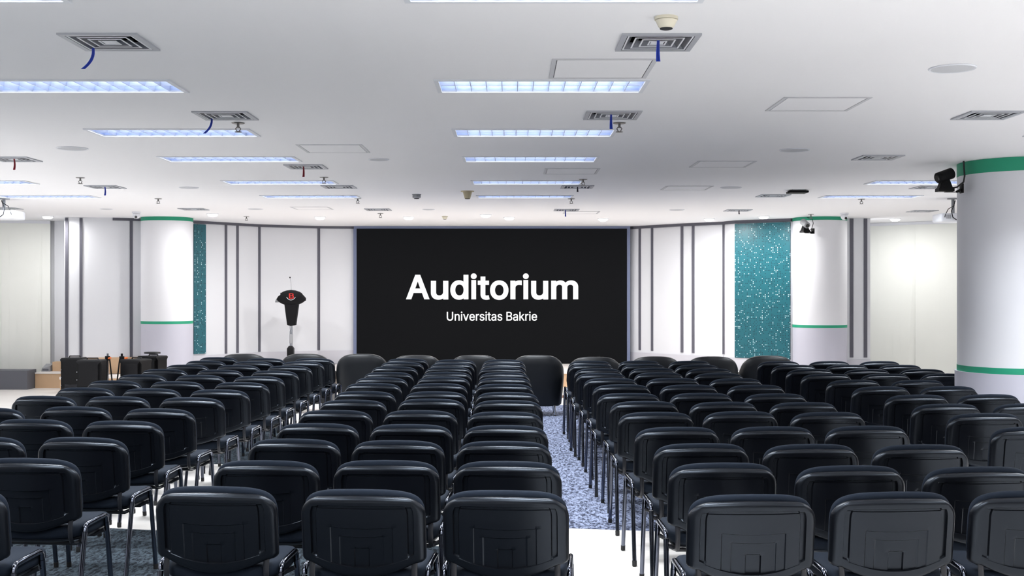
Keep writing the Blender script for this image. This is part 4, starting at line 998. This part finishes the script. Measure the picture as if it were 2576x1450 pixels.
# ---------------------------------------------------------------- tub armchairs facing the stage
def make_tub(label):
    root = thing('tub_chair', label, 'armchair', group='black tub armchairs in the front row')
    def plan(t, off):
        """t from -1 (left arm front) to 1: outer line moved inwards by off"""
        a = 0.345 - off
        if abs(t) > 0.62:
            k = (abs(t) - 0.62) / 0.38
            return (math.copysign(a * (1 - 0.02 * k), t), 0.26 + 0.30 * k)
        th = t / 0.62 * math.pi / 2
        ex = 2 / 2.7
        c, s = math.cos(th), math.sin(th)
        return (math.copysign(a * abs(s) ** ex, s), 0.26 - (0.24 - off) * abs(c) ** ex)
    def top(t):
        k = min(1.0, abs(t) / 0.66)
        return 0.775 - 0.20 * k ** 2.3 - (0.05 * max(0, abs(t) - .66) / .34)
    n = 49
    bm = bmesh.new()
    rings = []
    for i in range(n):
        t = -1 + 2 * i / (n - 1)
        zt = top(t)
        sec = []
        for off, z, sc in ((0.02, .125, .88), (0.0, .145, .90), (0.0, .30, .955), (0.0, .45, .99), (0.0, zt - .12, 1.0), (0.004, zt - .05, 1.0), (0.018, zt - .014, 1.0), (0.040, zt, 1.0), (0.065, zt - .006, 1.0), (0.088, zt - .04, 1.0), (0.095, .45, 1.0), (0.095, .30, 1.0), (.095, .125, .95)):
            x, y = plan(t, off)
            sec.append((x * sc, 0.26 + (y - 0.26) * sc, z))
        rings.append(sec)
    add_loft(bm, rings)
    obj('tub_shell', bm, M_LEATHER, root, smooth=60)
    bm = bmesh.new(); add_box(bm, (0, .32, .30), (.46, .42, .22), bev=.05, seg=4)
    obj('seat_cushion', bm, M_LEATHER, root, smooth=60)
    for sx in (-1, 1):
        for y in (.10, .50):
            bm = bmesh.new(); add_cyl(bm, (sx * .215, y, .135), (sx * .225, y + (-.01 if y < .3 else .01), .012), .016, .013, n=14)
            lg = obj('leg', bm, M_CHROME2, root)
            bm = bmesh.new(); add_cyl(bm, (sx * .225, y + (-.01 if y < .3 else .01), .0115), (sx * .225, y + (-.01 if y < .3 else .01), .0005), .017, n=14)
            obj('foot_glide', bm, M_RUBBER, lg)
    note(root)
    return root
TUBS = [(607, 892, 'leftmost of the front row'), (764, 889, 'in front of the lectern, second from the left'), (908, 892.5, 'whole back visible beside the left gap'), (1046, 895.6, 'before the left third of the screen'),
        (1194, 895.6, 'before the middle of the screen'), (1352, 895.6, 'whole back visible left of the aisle'), (1497, 900, 'right of the aisle before the screen end'),
        (1650, 899, 'before the narrow white bays'), (1795, 899, 'left beside the wide teal panel'), (1937, 897, 'in front of the wide teal panel')]
T0 = None
for u, v, l in TUBS:
    d = min(max(FPX * (EYE - 0.775) / (v - 730.0), 14.0), 14.75) + 0.05
    loc = ((u - 1285) * d / FPX, d, 0.0032)
    lab = 'black leather tub armchair, ' + l
    if T0 is None:
        T0 = make_tub(lab); T0.location = loc
    else:
        dup(T0, loc, math.radians(random.uniform(-2, 2)), lab)

# ---------------------------------------------------------------- lectern on the stage
PD = 19.75
lec = thing('lectern', 'black winged lectern on a chrome pole with a red lit emblem', 'lectern', ((733 - 1285) * PD / FPX, PD, 0.262))
def pc(x, y):
    p = at_depth(660 + x / 6.59, 680 + y / 6.59, PD)
    return (p.x - (733 - 1285) * PD / FPX, p.z - 0.262)
head = [(315, 385), (360, 355), (420, 336), (490, 328), (560, 336), (625, 357), (670, 385), (665, 405), (705, 435), (733, 470), (732, 492), (700, 525), (655, 553), (605, 572),
        (490, 580), (375, 570), (330, 553), (285, 525), (258, 497), (250, 478), (275, 435), (318, 405)]
bm = bmesh.new()
hp = [pc(*p) for p in head]
cx, cz = pc(490, 460)
def shr(pts, k): return [(cx + (x - cx) * k, cz + (z - cz) * k) for x, z in pts]
add_loft(bm, [[(x, -.10, z) for x, z in shr(hp, .90)], [(x, -.115, z) for x, z in shr(hp, .97)][:0] or [(x, -.095, z) for x, z in shr(hp, .97)], [(x, -.08, z) for x, z in hp], [(x, -.05, z) for x, z in hp]])
hd = obj('head', bm, M_PODIUM, lec)
bm = bmesh.new()
add_loft(bm, [[(-.18, -.05, 1.16), (.18, -.05, 1.16), (.18, -.05, 1.29), (-.18, -.05, 1.29)], [(-.20, .28, 1.15), (.20, .28, 1.15), (.20, .28, 1.20), (-.20, .28, 1.20)]])
obj('reading_desk', bm, M_PODIUM, lec)
bm = bmesh.new()
body = [pc(*p) for p in ((378, 560), (383, 590), (425, 905), (455, 918), (490, 924), (530, 918), (557, 910), (600, 590), (605, 560))]
add_loft(bm, [[(x * .92, -.10, z) for x, z in body], [(x, -.085, z) for x, z in body], [(x, .05, z) for x, z in body]])
obj('front_panel', bm, M_PODIUM, lec)
bm = bmesh.new()
zt = pc(490, 900)[1]
for sx in (-1, 1): add_cyl(bm, (sx * .014 - .006, 0, .02), (sx * .014 - .006, 0, zt), .011, n=12)
obj('pole', bm, M_CHROME2, lec)
bm = bmesh.new()
z0, z1 = pc(490, 1215)[1], pc(490, 1062)[1]
add_box(bm, (-.005, 0, (z0 + z1) / 2), (.058, .05, z1 - z0), bev=.008)
obj('pole_sleeve', bm, M_GREYP, lec)
bm = bmesh.new()
zb = pc(490, 1255)[1]
add_loft(bm, [[(x * k - .012, y * k, z) for x, y in ((-.052, -.06), (.052, -.06), (.052, .06), (-.052, .06))] for k, z in ((1.1, .02), (1.0, .08), (1.02, zb - .045), (.5, zb))])
add_lathe(bm, [(.02, 0.021), (.24, .012), (.25, .0005), (.02, .0005)], c=(-.012, 0, 0), n=32)
obj('base', bm, M_PODIUM, lec)
bm = bmesh.new()
m0, m1 = pc(484, 330), pc(458, 122)
add_tube(bm, [(m0[0], -.02, m0[1]), ((m0[0] + m1[0]) / 2 + .008, -.01, (m0[1] + m1[1]) / 2), (m1[0], 0, m1[1])], .0035, n=8)
mic = obj('microphone', bm, M_GREYP, lec)
bm = bmesh.new(); bmesh.ops.create_uvsphere(bm, u_segments=16, v_segments=10, radius=.013, matrix=Matrix.Translation((m1[0], 0, m1[1])))
obj('windshield', bm, M_RUBBER, mic)
bm = bmesh.new()
add_loft(bm, [[(x, .0, z) for x, z in [pc(*p) for p in ((262, 470), (232, 472), (212, 515), (212, 537), (285, 533))]], [(x, .14, z) for x, z in [pc(*p) for p in ((262, 470), (232, 472), (212, 515), (212, 537), (285, 533))]]])
obj('side_tray', bm, M_GREYP, lec)
bm = bmesh.new()
a, b = pc(452, 470), pc(545, 385)
w, h = b[0] - a[0], b[1] - a[1]
def bb(x0, x1, z0, z1): add_span(bm, a[0] + w * x0, a[0] + w * x1, -.106, -.1005, a[1] + h * z0, a[1] + h * z1)
bb(.10, .28, 0, 1); bb(.28, .80, 0, .15); bb(.28, .78, .44, .57); bb(.28, .74, .86, 1); bb(.76, .94, .08, .48); bb(.70, .88, .54, .93)
em = obj('emblem', bm, M_GLOWRED, hd); em['label'] = 'red lit letter B emblem'
bm = bmesh.new()
pts = [pc(420, 448), pc(440, 472), pc(465, 490), pc(492, 496), pc(520, 490), pc(545, 472), pc(567, 448)]
add_tube(bm, [(x, -.102, z) for x, z in pts], .003, .004, n=6, side=(0, 1, 0))
ar = obj('emblem_arc', bm, M_WHITEP, hd); ar['label'] = 'white arc under the emblem'
bm = bmesh.new()
add_tube(bm, [(*(lambda p: (p[0], -.02, p[1]))(pc(*q)),) for q in ((470, 930), (455, 1010), (437, 1090), (433, 1200), (430, 1290), (400, 1370))], .003, n=6)
obj('cable', bm, M_WHITEP, lec)

# ---------------------------------------------------------------- left corner: platform, steps, loudspeakers, folded stands
bm = bmesh.new(); add_span(bm, -9.25, -7.76, 18.5, 18.85, 0.0005, 0.305); 
tag(obj('platform', bm, M_GREYBOX), 'plain dark grey low platform at the left frame edge', 'platform')
st = thing('wooden_steps', 'light wooden steps between the grey platform and the loudspeakers', 'steps', (-7.45, 18.9, 0))
bm = bmesh.new(); add_span(bm, -.30, .32, -.12, .35, 0.0005, .235); obj('lower_riser', bm, M_WOOD, st)
bm = bmesh.new(); add_span(bm, -.30, .32, -.13, .35, .2355, .255); obj('lower_tread', bm, M_DECK, st)
bm = bmesh.new(); add_span(bm, -.13, .32, .16, .35, .2555, .41); obj('upper_riser', bm, M_WOOD, st)
fm = thing('floor_monitor', 'small grey wedge resting on the wooden steps', 'floor monitor', (-7.665, 19.05, .2555))
bm = bmesh.new(); add_loft(bm, [[(-.07, -.06, 0), (.07, -.06, 0), (.07, .09, 0), (-.07, .09, 0)], [(-.065, -.05, .05), (.07, -.05, .09), (.07, .09, .12), (-.05, .09, .12)]]); obj('cabinet', bm, M_GREYP, fm)
bm = bmesh.new(); add_box(bm, (.0, -.0595, .03), (.1, .004, .03)); obj('grille', bm, M_GREYBOX, fm)

def pa_speaker(x, y, w, h, dp, rz, label, front):
    root = thing('loudspeaker', label, 'loudspeaker', (x, y, 0.001), rz, 'black loudspeakers on the floor')
    bm = bmesh.new()
    sec = [(-w / 2, -dp / 2), (w / 2, -dp / 2), (w * .40, dp / 2), (-w * .40, dp / 2)]
    rings = []
    for k, z in ((.93, 0), (1, .03), (1, h - .06), (.97, h - .02), (.88, h)):
        rings.append([(px * k, py * k, z) for px, py in sec])
    add_loft(bm, rings)
    es = [e for e in bm.edges if abs(e.verts[0].co.z - e.verts[1].co.z) > .05]
    bmesh.ops.bevel(bm, geom=es, offset=.04, segments=4, affect='EDGES')
    obj('cabinet', bm, M_BLACKP, root, smooth=50)
    if front:
        bm = bmesh.new(); add_box(bm, (0, -dp / 2 - .004, h * .52), (w * .8, .006, h * .8), bev=.002); obj('grille', bm, M_BLACKP, root)
    else:
        bm = bmesh.new(); add_box(bm, (.01, -dp / 2 - .004, h * .30), (w * .62, .007, h * .32), bev=.002); obj('rear_panel', bm, M_BLACKG, root)
        bm = bmesh.new()
        for k in range(5): add_cyl(bm, (-w * .44, -dp / 2 - .0005, h * (.12 + .16 * k)), (-w * .44, -dp / 2 - .006, h * (.12 + .16 * k)), .006, n=8)
        obj('screws', bm, M_GREYP, root)
    bm = bmesh.new(); add_tube(bm, [(-.08, 0, h - .002), (-.07, 0, h + .02), (.07, 0, h + .02), (.08, 0, h - .002)], .012, .008, n=8, side=(0, 1, 0)); obj('handle', bm, M_RUBBER, root)
pa_speaker(-6.03, 15.95, .32, .665, .30, .05, 'black loudspeaker standing leftmost beside the wooden steps', False)
pa_speaker(-5.64, 15.55, .345, .66, .30, -.05, 'black loudspeaker second from the left, beside the folded stands', False)
pa_speaker(-5.11, 15.75, .35, .655, .32, -.35, 'black loudspeaker right of the folded stands', True)
pa_speaker(-5.13, 16.55, .36, .655, .30, -.4, 'black loudspeaker behind the others, cable coil on top', True)
bm = bmesh.new()
add_tube(bm, [(.11 * math.cos(t) * (1 + .06 * math.sin(5 * t)), .08 * math.sin(t), .0006 * t + .006) for t in [k * math.pi / 10 for k in range(75)]], .006, n=6, side=(0, 0, 1))
tag(obj('cable_coil', bm, M_CABLE, loc=(-5.13, 16.48, .688)), 'black cable coil lying on the rear loudspeaker', 'cable')
def folded_stand(x, y, lean, label, pole_m):
    root = thing('speaker_stand', label, 'stand', (x, y, 0.001), lean, 'folded loudspeaker stands')
    bm = bmesh.new(); add_cyl(bm, (0, 0, .02), (0, 0, .70), .016, n=12); obj('pole', bm, pole_m, root)
    for k in range(3):
        t = k * 2.094 + .5
        bm = bmesh.new(); add_tube(bm, [(.03 * math.cos(t), .03 * math.sin(t), .62), (.10 * math.cos(t), .10 * math.sin(t), .0)], .010, n=8)
        lg = obj('leg', bm, M_BLACKP, root)
        bm = bmesh.new(); add_tube(bm, [(.02 * math.cos(t), .02 * math.sin(t), .18), (.07 * math.cos(t), .07 * math.sin(t), .30)], .006, n=6)
        obj('brace', bm, M_BLACKP, lg)
    bm = bmesh.new(); add_cyl(bm, (0, 0, .60), (0, 0, .66), .035, n=14); obj('collar', bm, M_BLACKP, root)
    bm = bmesh.new(); add_cyl(bm, (.02, -.03, .63), (.05, -.06, .64), .014, n=10); kn = obj('knob', bm, M_ORANGE, root); kn['label'] = 'orange knob'
folded_stand(-5.72, 16.35, .2, 'folded black tripod stand with a silver pole behind the loudspeakers', M_CHROME2)
folded_stand(-5.50, 16.30, 1.1, 'folded all black tripod stand with orange knob between the loudspeakers', M_BLACKP)
